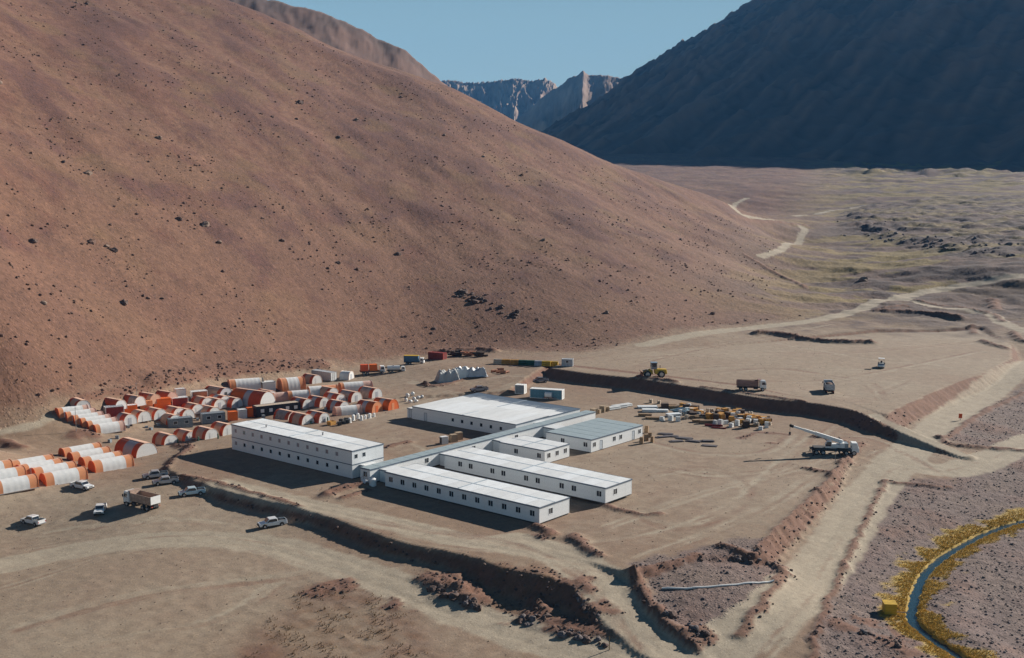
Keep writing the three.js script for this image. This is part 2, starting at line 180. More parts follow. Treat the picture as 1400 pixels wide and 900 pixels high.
// height, colour and class of one point of the ground
const CLS = ['camp_ground', 'dirt_road', 'hillside', 'gravel_plain', 'earth_bank', 'grass_bank', 'valley_floor'];
const out = { h: 0, r: 0, g: 0, b: 0, c: 0 };
function ground(x, z, base) {
  const dist = Math.hypot(x, z);
  const wx = x + 1.6 * n1(x * .16, z * .16) + .5 * n2(x * .7, z * .7), wz = z + 1.6 * n2(x * .16 + 9, z * .16) + .5 * n1(x * .7, z * .7 + 5);
  let h = base ?? TPS(x, z), cls = 6, soil = 0, rough = .12, flat = 0;
  const foot = polyD(FOOTPLAIN, wx, wz);            // > 0 on the hill or beyond the plain
  const m1 = fbm(n1, x * .012, z * .012, 3), m2 = fbm(n2, x * .05, z * .05, 3), m3 = fbm(n3, x * .22, z * .22, 3);
  // colour of the natural ground
  let col;
  const valley = sst(30, 150, x - .30 * (-z - 430)) * sst(430, 560, dist);
  const hillW = foot > 0 ? sst(0, 9, foot + 3 * m2) * (1 - valley) : 0;
  col = C.pad.slice();
  const mixc = (c, t) => { for (let k = 0; k < 3; k++) col[k] += (c[k] - col[k]) * t; };
  if (foot > 0) {
    const hc = C.hill.slice(), mh = (c, t) => { for (let k = 0; k < 3; k++) hc[k] += (c[k] - hc[k]) * t; };
    const run = fbm(n3, (x + z) * .012, (x - z) * .05, 3);           // streaks that follow the fall line
    mh(C.hillt, clamp(.4 + .7 * m2 + .8 * m3 + 1.1 * run, 0, .95)); mh(C.hillp, sst(-.04, .3, .8 * m1 + .6 * run + .35 * m3) * .9); mh(C.hillo, sst(.12, .5, fbm(n2, x * .018 + 40, z * .018, 3)) * .6);
    mh(C.hillt, sst(.0, .5, fbm(n2, x * .03 + 17, z * .03, 3) + .9 - foot * .006) * .7); mixc(hc, hillW); rough = lerp(rough, .16, hillW);
    if (hillW > .5) cls = 2;
  }
  if (valley > 0) {
    const vc = C.valley.slice(), mv = (c, t) => { for (let k = 0; k < 3; k++) vc[k] += (c[k] - vc[k]) * t; };
    mv(C.valleyp, sst(-.1, .3, m1 + .6 * m2) * .9);
    mv(C.vgrass, sst(.04, .2, fbm(n3, x * .008, z * .02, 3) + .25 * m2 + .12 * sst(900, 1300, dist)) * .8);
    mixc(vc, valley); rough = lerp(rough, .6, valley);
    if (valley > .5 && foot > -40) cls = 6;
  }
  if (foot <= 0 && dist < 700) { cls = 0; mixc(C.soil, clamp(.1 + .4 * m2, 0, .4)); mixc(C.road, clamp(.14 + .25 * m3 + .5 * m1, 0, .4)); }
  if (foot <= 0 && dist > 440) { const k = sst(440, 540, dist + 60 * m2) * .8; mixc(C.valley, k); mixc(C.valleyp, k * clamp(.4 + 1.2 * m2, 0, .9)); }
  { const pk = Math.max(.3 * inPolyBand(PARK, PB.PARK, wx, wz, 6), .3 * inPolyBand(TERR, TERRB, wx, wz, 3)); if (pk > 0) mixc(C.road, pk); }
  let gw = Math.max(inPolyBand(GRAVEL, PB.GRAVEL, wx, wz, 1.5), inPolyBand(GRAVEL2, PB.GRAVEL2, wx, wz, 1.5), .9 * inPolyBand(PIT, PB.PIT, wx, wz, 1));
  if (gw > 0) { mixc(C.gravel, gw * clamp(.9 + .3 * m2, 0, 1)); mixc(C.hillt, gw * clamp(.1 + .8 * m2 + .4 * m1, 0, .5)); rough = lerp(rough, .3, gw); if (gw > .5) cls = 3; }
  const sw = inPolyBand(SCRUB, PB.SCRUB, wx + 3 * m2, wz + 3 * m1, 5); if (sw > 0) { mixc(C.hill, sw * clamp(.4 + .9 * m2 + .5 * m3, 0, .85)); mixc(C.hillo, sw * clamp(.2 + m3, 0, .5)); rough = lerp(rough, .2, sw); }
  const hw = inPolyBand(HOLLOW, PB.HOLLOW, wx, wz, 1.2); if (hw > 0) { mixc(C.soil, hw * .55); mixc(C.hillo, hw * clamp(.2 + m3, 0, .6)); rough = lerp(rough, .25, hw); if (hw > .5) cls = 4; }
  // pads
  const h0 = h;
  if (inBox(PLATB, x, z)) { const d = polyD(PLATEAU, wx, wz); if (d < 0) { h += (2.6 + 1.6 * m2) * sst(0, 22, -d); mixc(C.valleyp, .5 * sst(0, 8, -d) * clamp(.6 + m2, 0, 1)); rough = .9; } }
  if (inBox(CAMPB, x, z)) {
    const d = polyD(CAMP, x, z), e = d + .35 * m3 + .35 * n1(x * .3, z * .3);
    if (d <= 0) { h = 0; flat = 1; } else { const r = Math.max(0, e) * .8; const nh = clamp(h, -r, r); soil = Math.max(soil, sst(.1, .5, Math.abs(nh - h)) * sst(.3, .8, Math.max(e, .3))); h = nh; }
  }
  if (inBox(TERRB, x, z)) {
    const d = polyD(TERR, x, z), e = d + .35 * m3;
    if (d <= 0) { h = lerp(3, h, sst(5, 60, -d)); flat = 1; } else { const r = Math.max(0, e) * .72; const nh = clamp(h, 3 - r, 3 + r); soil = Math.max(soil, sst(.05, .4, Math.abs(nh - h))); h = nh; }
  }
  if (inBox(RAMPB, x, z)) { const [d, v] = lineD(RAMP, x, z), r = Math.max(0, d - 2 + .3 * m3) * .75, nh = clamp(h, v - r, v + r); if (d > 2.2) soil = Math.max(soil, sst(.05, .4, Math.abs(nh - h))); h = nh; }
  if (inBox(RAMP2B, x, z)) { const [d, v] = lineD(RAMP2, x, z), r = Math.max(0, d - 4.2 + .5 * m3) * .7, nh = clamp(h, v - r, v + r); if (d > 4.4) soil = Math.max(soil, sst(.1, .5, Math.abs(nh - h))); h = nh; }
  let road = 0;
  for (const R of ROADS) if (inBox(R.b, x, z)) { const [d] = lineD(R.p, x + .3 * (wx - x), z + .3 * (wz - z)); const k = 1 - sst(R.w - .2, R.w + .7, d); if (k > road) road = k; if (d < R.w + .5) { const ru = Math.exp(-Math.pow((d - R.w * .42) / .5, 2)); h -= .05 * ru * (R.w > 2 ? 1 : 0); } }
  if (road > 0) { mixc(C.road, road * clamp(.95 + .2 * m3, 0, 1)); rough = lerp(rough, .06, road); soil *= 1 - road * .8; if (road > .5) cls = 1; }
  if (flat && !road) rough = .05;
  if (dist < 480 && (cls === 0 || cls === 1)) { let tk = 0; for (const T of TRACKS) if (inBox(T.b, x, z)) { const [d] = lineD(T.p, x + .3 * n1(x * .3, z * .3), z + .3 * n2(x * .3, z * .3)); if (d < 1 && Math.abs(tk) < .9) tk += T.s * Math.exp(-d * d / (T.w * T.w)) * (.5 + .5 * n3(x * .08, z * .08)); } tk = clamp(tk, -1, 1); if (tk > 0) mixc(C.road, tk * .85); else mixc(C.soil, -tk * .6); h -= .03 * Math.abs(tk); }
  for (const b of BERMS) if (inBox(b.b, x, z)) { const [d] = lineD(b.p, x + .35 * (wx - x), z + .35 * (wz - z)); const g = Math.exp(-d * d / (b.w * b.w)); if (g > .02) { h += b.h * g * (1 + .3 * m3 + .1 * n1(x * .9, z * .9)); soil = Math.max(soil, sst(.25, .6, g)); rough += .1 * g; } }
  for (const b of HEAPS) { const dx = wx - b.x, dz = wz - b.z, d2 = (dx * dx + dz * dz) / (b.r * b.r); if (d2 < 5) { const g = Math.exp(-d2); h += .5 * b.h * g * (1 + .5 * m3 + .2 * n2(x * .8, z * .8)); soil = Math.max(soil, sst(.2, .5, g)); rough += .15 * g; } }
  if (soil > 0) { mixc(C.soil, soil * .9); mixc(C.soild, soil * clamp(.2 + .9 * m3, 0, .8)); rough = Math.max(rough, .13 * soil); if (soil > .5) cls = 4; }
  // stream bed and grass
  if (inBox(STREAMB, x, z)) {
    const [d, v, side] = lineD(STREAM, wx, wz), gwid = 3.5 + 1.2 * n3(x * .1, z * .1) + (side > 0 ? .6 : -.3), g = 1 - sst(gwid - .8, gwid + .6, d + 1.2 * m3);
    const [d2, v2] = lineD(STREAM, x, z);
    const bank = v2 + .22 + .1 * Math.max(0, d2 - 1); h = lerp(h, bank, 1 - sst(4, 11, d2)); h -= .8 * (1 - sst(.35, 1.05, d2 + .25 * n1(x * .5, z * .5)));
    if (g > 0) { mixc(C.grass, g); mixc(C.grassd, g * clamp(.25 + 1.3 * m3, 0, .9)); rough = lerp(rough, .25, g); if (g > .5) cls = 5; }
  }
  // relief
  const small = n2(x * .8, z * .8) * .5 + n3(x * .37, z * .37);
  h += rough * (.35 * small + (dist > 260 ? .8 * m2 : .25 * m2));
  if (hillW > 0) h += hillW * (2 * m1 * sst(0, 120, foot) + .12 * fbm(n1, (x + z) * .02, (x - z) * .06, 2) + .1 * n3(x * 1.1, z * 1.1) + .5 * sst(15, 120, foot) * fbm(n2, (x + z) * .006 + 3, (x - z) * .022, 2));
  if (valley > 0) h += valley * (2 * fbm(n2, x * .02, z * .035, 3) + sst(1250, 1900, dist) * (11 * fbm(n1, x * .0045 + 2, z * .006, 4) + 5 * fbm(n3, x * .02, z * .03, 3)));
  const fl = cls < 2 ? .4 : 1, gr = 1 + fl * (.2 * m3 + .14 * n1(x * 1.3, z * 1.3) + .1 * m2);
  out.h = h; out.r = Math.max(.02, col[0] * gr); out.g = Math.max(.02, col[1] * gr); out.b = Math.max(.02, col[2] * gr); out.c = cls;
  return out;
}
function steps(list) { const r = [list[0][0]]; for (let i = 0; i + 1 < list.length; i++) { const [a, s0] = list[i], [b, s1] = list[i + 1]; let v = a; while (v < b) { v += lerp(s0, s1 ?? s0, (v - a) / (b - a)); if (v < b - .3 * s0) r.push(v); } r.push(b); } return r; }
const half = steps([[0, .58], [120, .62], [210, 1.3], [420, 3], [900, 12], [1900, 60]]);
const XS = Float64Array.from([...half.slice(1).map(v => -v).reverse(), ...half]);
const ZS = Float64Array.from(steps([[-60, 12], [60, 10], [125, 1.2], [138, .5], [240, .6], [340, .85], [480, 1.1], [620, 2.2], [900, 4], [1500, 10], [2900, 60]]).map(v => -v).reverse());
const NX = XS.length, NZ = ZS.length, HT = new Float32Array(NX * NZ), CO = new Float32Array(NX * NZ * 3), CL = new Uint8Array(NX * NZ);
const BASE = new Float32Array(NX * NZ);
{ // the smooth natural surface is solved on every fourth line and filled in between
  const S = 4, ii = [], jj = []; for (let i = 0; i < NX; i += S) ii.push(i); if (ii[ii.length - 1] !== NX - 1) ii.push(NX - 1); for (let j = 0; j < NZ; j += S) jj.push(j); if (jj[jj.length - 1] !== NZ - 1) jj.push(NZ - 1);
  for (const j of jj) {
    for (const i of ii) BASE[j * NX + i] = TPS(XS[i], ZS[j]);
    for (let k = 0; k + 1 < ii.length; k++) for (let i = ii[k] + 1; i < ii[k + 1]; i++) BASE[j * NX + i] = lerp(BASE[j * NX + ii[k]], BASE[j * NX + ii[k + 1]], (XS[i] - XS[ii[k]]) / (XS[ii[k + 1]] - XS[ii[k]]));
  }
  for (let k = 0; k + 1 < jj.length; k++) for (let j = jj[k] + 1; j < jj[k + 1]; j++) { const t = (ZS[j] - ZS[jj[k]]) / (ZS[jj[k + 1]] - ZS[jj[k]]); for (let i = 0; i < NX; i++) BASE[j * NX + i] = lerp(BASE[jj[k] * NX + i], BASE[jj[k + 1] * NX + i], t); }
}
for (let j = 0; j < NZ; j++) for (let i = 0; i < NX; i++) { const k = j * NX + i; ground(XS[i], ZS[j], BASE[k]); HT[k] = out.h; CO[k * 3] = out.r; CO[k * 3 + 1] = out.g; CO[k * 3 + 2] = out.b; CL[k] = out.c; }
const find = (a, v) => { let lo = 0, hi = a.length - 2; while (lo < hi) { const m = (lo + hi + 1) >> 1; if (a[m] <= v) lo = m; else hi = m - 1; } return lo; };
function gy(x, z) { const i = find(XS, x), j = find(ZS, z), u = clamp((x - XS[i]) / (XS[i + 1] - XS[i]), 0, 1), v = clamp((z - ZS[j]) / (ZS[j + 1] - ZS[j]), 0, 1), k = j * NX + i; return lerp(lerp(HT[k], HT[k + 1], u), lerp(HT[k + NX], HT[k + NX + 1], u), v); }
const gcls = (x, z) => CL[find(ZS, z) * NX + find(XS, x)];
const P = (px, py) => hit(px, py, gy);                      // pixel -> finished ground
console.log('grid', NX, NZ);
// ground grain: pebbles and crumbs, tiled every 18 m
function periodic(seed, N) { const r = rng(seed), t = new Float32Array(N * N); for (let i = 0; i < N * N; i++) t[i] = r(); return (u, v) => { u *= N; v *= N; const x0 = Math.floor(u), y0 = Math.floor(v), fx = u - x0, fy = v - y0, sx = fx * fx * (3 - 2 * fx), sy = fy * fy * (3 - 2 * fy), g = (x, y) => t[((y % N + N) % N) * N + (x % N + N) % N]; return lerp(lerp(g(x0, y0), g(x0 + 1, y0), sx), lerp(g(x0, y0 + 1), g(x0 + 1, y0 + 1), sx), sy); }; }
function grainTextures(size, seed, peb, con = 1) {
  const a = periodic(seed, 8), b = periodic(seed + 1, 32), c = periodic(seed + 2, 110), d = periodic(seed + 3, 300), hgt = new Float32Array(size * size), colr = new Float32Array(size * size), R = rng(seed + 9);
  for (let j = 0; j < size; j++) for (let i = 0; i < size; i++) { const u = i / size, v = j / size; const n = .2 * a(u, v) + .25 * b(u, v) + .3 * c(u, v) + .25 * d(u, v); hgt[j * size + i] = n * .45; colr[j * size + i] = .91 + .5 * con * (n - .5); }
  for (let k = 0; k < peb; k++) { const cx = R() * size, cy = R() * size, r = 1.2 + 4.5 * Math.pow(R(), 4) * 2, tone = 1 + (.75 * R() - .38) * con, rr = Math.ceil(r); for (let y = -rr; y <= rr; y++) for (let x = -rr; x <= rr; x++) { const q = (x * x + y * y) / (r * r); if (q < 1) { const id = ((Math.floor(cy) + y + size) % size) * size + (Math.floor(cx) + x + size) % size; hgt[id] = Math.max(hgt[id], .3 + .6 * Math.sqrt(1 - q) * Math.min(1, r / 5)); colr[id] = lerp(colr[id], tone * .9, .6); } } }
  const m = new Uint8Array(size * size * 4), bm = new Uint8Array(size * size * 4);
  for (let k = 0; k < size * size; k++) { const v = clamp(colr[k], 0, 1.15) / 1.15, s = Math.round(255 * Math.pow(v, 1 / 2.2)), q = Math.round(255 * clamp(hgt[k], 0, 1)); m.set([s, s, s, 255], k * 4); bm.set([q, q, q, 255], k * 4); }
  const mk = (arr, srgb) => { const t = new THREE.DataTexture(arr, size, size); t.wrapS = t.wrapT = THREE.RepeatWrapping; t.magFilter = THREE.LinearFilter; t.minFilter = THREE.LinearMipmapLinearFilter; t.generateMipmaps = true; if (srgb) t.colorSpace = THREE.SRGBColorSpace; t.needsUpdate = true; return t; };
  return [mk(m, true), mk(bm, false)];
}
const [grainMap, grainBump] = grainTextures(1024, 5, 5200);
const groundMat = new THREE.MeshStandardMaterial({ vertexColors: true, map: grainMap, bumpMap: grainBump, bumpScale: .022, roughness: .97, metalness: 0 });
groundMat.color.setScalar(1.22);
const [stonyMap, stonyBump] = grainTextures(1024, 71, 9000, 1.25);
const stonyMat = new THREE.MeshStandardMaterial({ vertexColors: true, map: stonyMap, bumpMap: stonyBump, bumpScale: .09, roughness: .97 }); stonyMat.color.setScalar(1.3);
{
  const nrm = new Float32Array(NX * NZ * 3);
  for (let j = 0; j < NZ; j++) for (let i = 0; i < NX; i++) {
    const k = j * NX + i, i0 = Math.max(0, i - 1), i1 = Math.min(NX - 1, i + 1), j0 = Math.max(0, j - 1), j1 = Math.min(NZ - 1, j + 1);
    const gx = (HT[j * NX + i1] - HT[j * NX + i0]) / (XS[i1] - XS[i0]), gz = (HT[j1 * NX + i] - HT[j0 * NX + i]) / (ZS[j1] - ZS[j0]), l = 1 / Math.hypot(gx, 1, gz);
    nrm[k * 3] = -gx * l; nrm[k * 3 + 1] = l; nrm[k * 3 + 2] = -gz * l;
  }
  for (let c = 0; c < CLS.length; c++) {
    const map = new Int32Array(NX * NZ).fill(-1), pos = [], nor = [], col = [], uv = [], idx = [];
    const vid = k => { if (map[k] < 0) { map[k] = pos.length / 3; const i = k % NX, j = (k - i) / NX; pos.push(XS[i], HT[k], ZS[j]); nor.push(nrm[k * 3], nrm[k * 3 + 1], nrm[k * 3 + 2]); col.push(CO[k * 3], CO[k * 3 + 1], CO[k * 3 + 2]); const us = c === 2 || c === 6 ? 46 : c === 3 ? 26 : 18; uv.push(XS[i] / us, ZS[j] / us); } return map[k]; };
    for (let j = 0; j < NZ - 1; j++) for (let i = 0; i < NX - 1; i++) { const k = j * NX + i; if (CL[k] !== c) continue; const a = vid(k), b = vid(k + 1), d = vid(k + NX), e = vid(k + NX + 1); idx.push(a, d, b, b, d, e); }
    if (!idx.length) continue;
    const g = new THREE.BufferGeometry(); g.setAttribute('position', new THREE.Float32BufferAttribute(pos, 3)); g.setAttribute('normal', new THREE.Float32BufferAttribute(nor, 3)); g.setAttribute('color', new THREE.Float32BufferAttribute(col, 3)); g.setAttribute('uv', new THREE.Float32BufferAttribute(uv, 2)); g.setIndex(idx);
    const m = new THREE.Mesh(g, c === 2 || c === 6 || c === 3 ? stonyMat : groundMat); m.name = CLS[c]; m.castShadow = m.receiveShadow = true;
    const L = { camp_ground: 'levelled tan earth of the camp, parking and work terraces', dirt_road: 'pale packed dirt roads curving round the camp', hillside: 'bare reddish brown hillside rising behind the tents', gravel_plain: 'stony purple grey plain beside the roads', earth_bank: 'dark reddish cut banks, berms and heaps of dug soil', grass_bank: 'ochre yellow grass along both sides of the stream', valley_floor: 'distant valley floor with patches of yellow grass' }[CLS[c]];
    m.userData = { kind: 'structure', label: L, category: 'terrain' }; scene.add(m);
  }
}
// ------------------------------------------------------------------ mountains
const mountMat = new THREE.MeshStandardMaterial({ vertexColors: true, roughness: .97 });
function gridMesh(name, nu, nv, fn, label) {   // fn(i, j) -> [x, y, z, r, g, b]
  const pos = [], col = [], idx = [];
  for (let j = 0; j <= nv; j++) for (let i = 0; i <= nu; i++) { const q = fn(i / nu, j / nv); pos.push(q[0], q[1], q[2]); col.push(q[3], q[4], q[5]); }
  for (let j = 0; j < nv; j++) for (let i = 0; i < nu; i++) { const a = j * (nu + 1) + i; idx.push(a, a + 1, a + nu + 1, a + 1, a + nu + 2, a + nu + 1); }
  const g = new THREE.BufferGeometry(); g.setAttribute('position', new THREE.Float32BufferAttribute(pos, 3)); g.setAttribute('color', new THREE.Float32BufferAttribute(col, 3)); g.setIndex(idx); g.computeVertexNormals();
  const m = new THREE.Mesh(g, mountMat); m.name = name; m.castShadow = m.receiveShadow = true; m.userData = { kind: 'structure', label, category: 'mountain' }; scene.add(m); return m;
}
const ridged = (n, x, z, o) => { let s = 0, a = .5; for (let i = 0; i < o; i++) { s += a * (1 - 2 * Math.abs(n(x, z))); x *= 2.1; z *= 2.1; a *= .5; } return s; };
{ // the great dark mountain on the right: a broad scree cone with a rounded top
  const cx = 2053, cz = -3584;
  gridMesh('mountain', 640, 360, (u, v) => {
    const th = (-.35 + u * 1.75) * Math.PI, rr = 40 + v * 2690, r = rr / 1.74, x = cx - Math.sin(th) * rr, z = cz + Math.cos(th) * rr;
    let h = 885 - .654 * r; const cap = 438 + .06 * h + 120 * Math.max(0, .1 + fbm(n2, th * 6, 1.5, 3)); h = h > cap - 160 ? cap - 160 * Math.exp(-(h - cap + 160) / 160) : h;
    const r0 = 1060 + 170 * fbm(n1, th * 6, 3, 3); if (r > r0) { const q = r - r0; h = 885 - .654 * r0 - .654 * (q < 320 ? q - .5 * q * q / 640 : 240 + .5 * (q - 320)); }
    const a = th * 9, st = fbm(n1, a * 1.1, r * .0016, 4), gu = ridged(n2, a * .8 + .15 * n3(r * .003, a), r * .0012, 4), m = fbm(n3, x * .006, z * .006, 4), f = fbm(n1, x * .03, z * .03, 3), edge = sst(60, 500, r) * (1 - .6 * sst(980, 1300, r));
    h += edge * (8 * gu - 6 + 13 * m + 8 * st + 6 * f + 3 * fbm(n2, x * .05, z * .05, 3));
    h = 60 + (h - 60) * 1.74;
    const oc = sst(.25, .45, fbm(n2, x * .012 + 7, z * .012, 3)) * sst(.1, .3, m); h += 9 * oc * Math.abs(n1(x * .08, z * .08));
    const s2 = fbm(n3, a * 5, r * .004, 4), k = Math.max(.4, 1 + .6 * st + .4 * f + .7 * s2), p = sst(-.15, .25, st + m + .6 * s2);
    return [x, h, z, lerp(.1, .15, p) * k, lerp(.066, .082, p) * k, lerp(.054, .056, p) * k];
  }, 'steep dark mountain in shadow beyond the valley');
}
function ridge(name, label, crest, dist, width, slope, amp, cols, nu = 260, nv = 70) {
  const pts = crest.map(([px, py]) => { const q = atDist(px, py, dist); return new THREE.Vector3(q[0], q[1], q[2]); }), curve = new THREE.CatmullRomCurve3(pts, false, 'centripetal');
  const cv = []; for (let i = 0; i <= nu; i++) cv.push(curve.getPoint(i / nu));
  gridMesh(name, nu, nv, (u, v) => {
    const c = cv[Math.round(u * nu)], t = (v * 2 - 1), w = Math.sign(t) * Math.pow(Math.abs(t), 1.3) * width, l = Math.hypot(c.x, c.z), x = c.x - c.x / l * w, z = c.z - c.z / l * w;
    const k = Math.abs(w), s = c.x, g = ridged(n1, s * amp[1], k * amp[1] * .25 + .3, 4), f = fbm(n2, x * amp[1] * 2, z * amp[1] * 2, 4);
    const y = c.y - slope * k * (1 - .25 * k / width) + amp[0] * sst(0, width * .25, k) * g + amp[2] * f * sst(0, width * .06, k) + amp[2] * .35 * n3(x * amp[1] * 6, z * amp[1] * 6) + amp[2] * .5 * fbm(n1, x * amp[1] * 9, z * amp[1] * 9, 3);
    const q = 1 + .4 * f, m = sst(-.2, .3, fbm(n3, x * amp[1], z * amp[1], 3));
    return [x, y, z, lerp(cols[0][0], cols[1][0], m) * q, lerp(cols[0][1], cols[1][1], m) * q, lerp(cols[0][2], cols[1][2], m) * q];
  }, label);
}
ridge('ridge', 'brown rocky ridge behind the shoulder of the hillside', [[60, -150], [180, -70], [300, -18], [360, -2], [400, 7], [440, 17], [470, 29], [500, 44], [522, 56], [546, 64], [562, 76], [580, 92], [604, 112], [640, 140], [700, 190]], 1350, 420, .62, [0, .007, 3], [[.15, .085, .066], [.1, .065, .056]]);
ridge('far_mountain', 'far sunlit mountain wall with steep gullies', [[480, 120], [540, 116], [590, 112], [615, 110], [640, 113], [665, 112], [690, 109], [705, 107], [722, 110], [745, 108], [755, 112], [764, 121], [790, 140], [840, 170]], 5600, 900, .75, [48, .0075, 14], [[.3, .21, .15], [.24, .16, .12]], 420, 90);
ridge('far_mountain_001', 'far rocky peak standing between the two nearer slopes', [[560, 240], [640, 205], [690, 176], [720, 152], [745, 130], [765, 117], [780, 106], [790, 102], [797, 97], [806, 103], [825, 102], [845, 106], [864, 106], [900, 112], [960, 126], [1040, 140]], 4700, 1000, .7, [34, .004, 10], [[.28, .19, .14], [.22, .15, .115]], 420, 90);
scene.fog = new THREE.FogExp2(new THREE.Color(.12, .38, .8), 4.5e-5);
// ------------------------------------------------------------------ builders
const bx = (w, h, d, x = 0, y = 0, z = 0) => new THREE.BoxGeometry(w, h, d).translate(x, y, z);
const cyl = (r0, r1, h, n, x = 0, y = 0, z = 0, axis = 'y') => { const g = new THREE.CylinderGeometry(r0, r1, h, n); if (axis === 'x') g.rotateZ(Math.PI / 2); if (axis === 'z') g.rotateX(Math.PI / 2); return g.translate(x, y, z); };
const bar = (a, b, w) => { const A = new THREE.Vector3(...a), B = new THREE.Vector3(...b), d = B.clone().sub(A), g = new THREE.BoxGeometry(w, d.length(), w); g.applyQuaternion(new THREE.Quaternion().setFromUnitVectors(new THREE.Vector3(0, 1, 0), d.clone().normalize())); return g.translate(...A.add(B).multiplyScalar(.5).toArray()); };
const prism = (pts, d, bevel = 0, z0 = -d / 2) => { const g = new THREE.ExtrudeGeometry(new THREE.Shape(pts.map(p => new THREE.Vector2(p[0], p[1]))), { depth: d - 2 * bevel, bevelEnabled: bevel > 0, bevelSize: bevel, bevelOffset: -bevel, bevelThickness: bevel, bevelSegments: 1, steps: 1, curveSegments: 6 }); return g.translate(0, 0, z0 + bevel); };
const join = gs => { gs = gs.map(g => { const q = g.index ? g.toNonIndexed() : g; for (const k of Object.keys(q.attributes)) if (!['position', 'normal', 'uv'].includes(k)) q.deleteAttribute(k); return q; }); return gs.length > 1 ? mergeGeometries(gs) : gs[0]; };
function part(name, geo, mat, parent) { const m = new THREE.Mesh(Array.isArray(geo) ? join(geo) : geo, mat); m.name = name; m.castShadow = m.receiveShadow = true; parent.add(m); return m; }
const used = {};
const numbered = n => { const k = used[n] = (used[n] ?? -1) + 1; return k ? n + '_' + String(k).padStart(3, '0') : n; };
function thing(name, label, category, group) { const g = new THREE.Group(); g.name = numbered(name); g.userData = { label, category }; if (group) g.userData.group = group; scene.add(g); return g; }
function single(name, geo, mat, label, category, group) { const m = part(numbered(name), geo, mat, scene); m.userData = { label, category }; if (group) m.userData.group = group; return m; }
function copy(src, label, group) { const c = src.clone(); c.name = numbered(src.name.replace(/_\d{3}$/, '')); c.userData = { ...src.userData }; if (label) c.userData.label = label; if (group) c.userData.group = group; scene.add(c); return c; }
function put(o, px, py, az = 0, sink = 0, foot = null) {    // stand a thing on the ground seen at a pixel
  const [x, z] = P(px, py); return place(o, x, z, az, sink, foot);
}
function place(o, x, z, az = 0, sink = 0, foot = null) {
  o.rotation.y = yawAz(az); let y = gy(x, z);
  if (foot) { const c = Math.cos(o.rotation.y), s = Math.sin(o.rotation.y); let lo = 1e9; for (const u of [-.5, 0, .5]) for (const v of [-.5, 0, .5]) { const lx = u * foot[0], lz = v * foot[1]; lo = Math.min(lo, gy(x + lx * c + lz * s, z - lx * s + lz * c)); } y = Math.max(lo, y - .25); }
  o.position.set(x, y - sink, z); return o;
}
function noiseTex(seed, lo, hi, N = 128, oct = 3, stretch = 1) { const f = []; for (let o = 0; o < oct; o++) f.push(periodic(seed + o, 6 << (o * 1)), .5); const d = new Uint8Array(N * N * 4); for (let j = 0; j < N; j++) for (let i = 0; i < N; i++) { let s = 0, w = 0; for (let o = 0; o < oct; o++) { const a = 1 / (o + 1); s += a * f[o * 2](i / N, j / N * stretch); w += a; } const v = Math.round(255 * lerp(lo, hi, s / w)); d.set([v, v, v, 255], (j * N + i) * 4); } const t = new THREE.DataTexture(d, N, N); t.wrapS = t.wrapT = THREE.RepeatWrapping; t.magFilter = THREE.LinearFilter; t.colorSpace = THREE.SRGBColorSpace; t.needsUpdate = true; return t; }
const dustTex = noiseTex(301, .9, 1, 128, 4), wearTex = noiseTex(331, .62, 1, 128, 4);
const lin = (r, g, b) => new THREE.Color().setRGB(r, g, b);
const M = (r, g, b, rough = .7, o = {}) => new THREE.MeshStandardMaterial({ color: lin(r, g, b), roughness: rough, ...o });
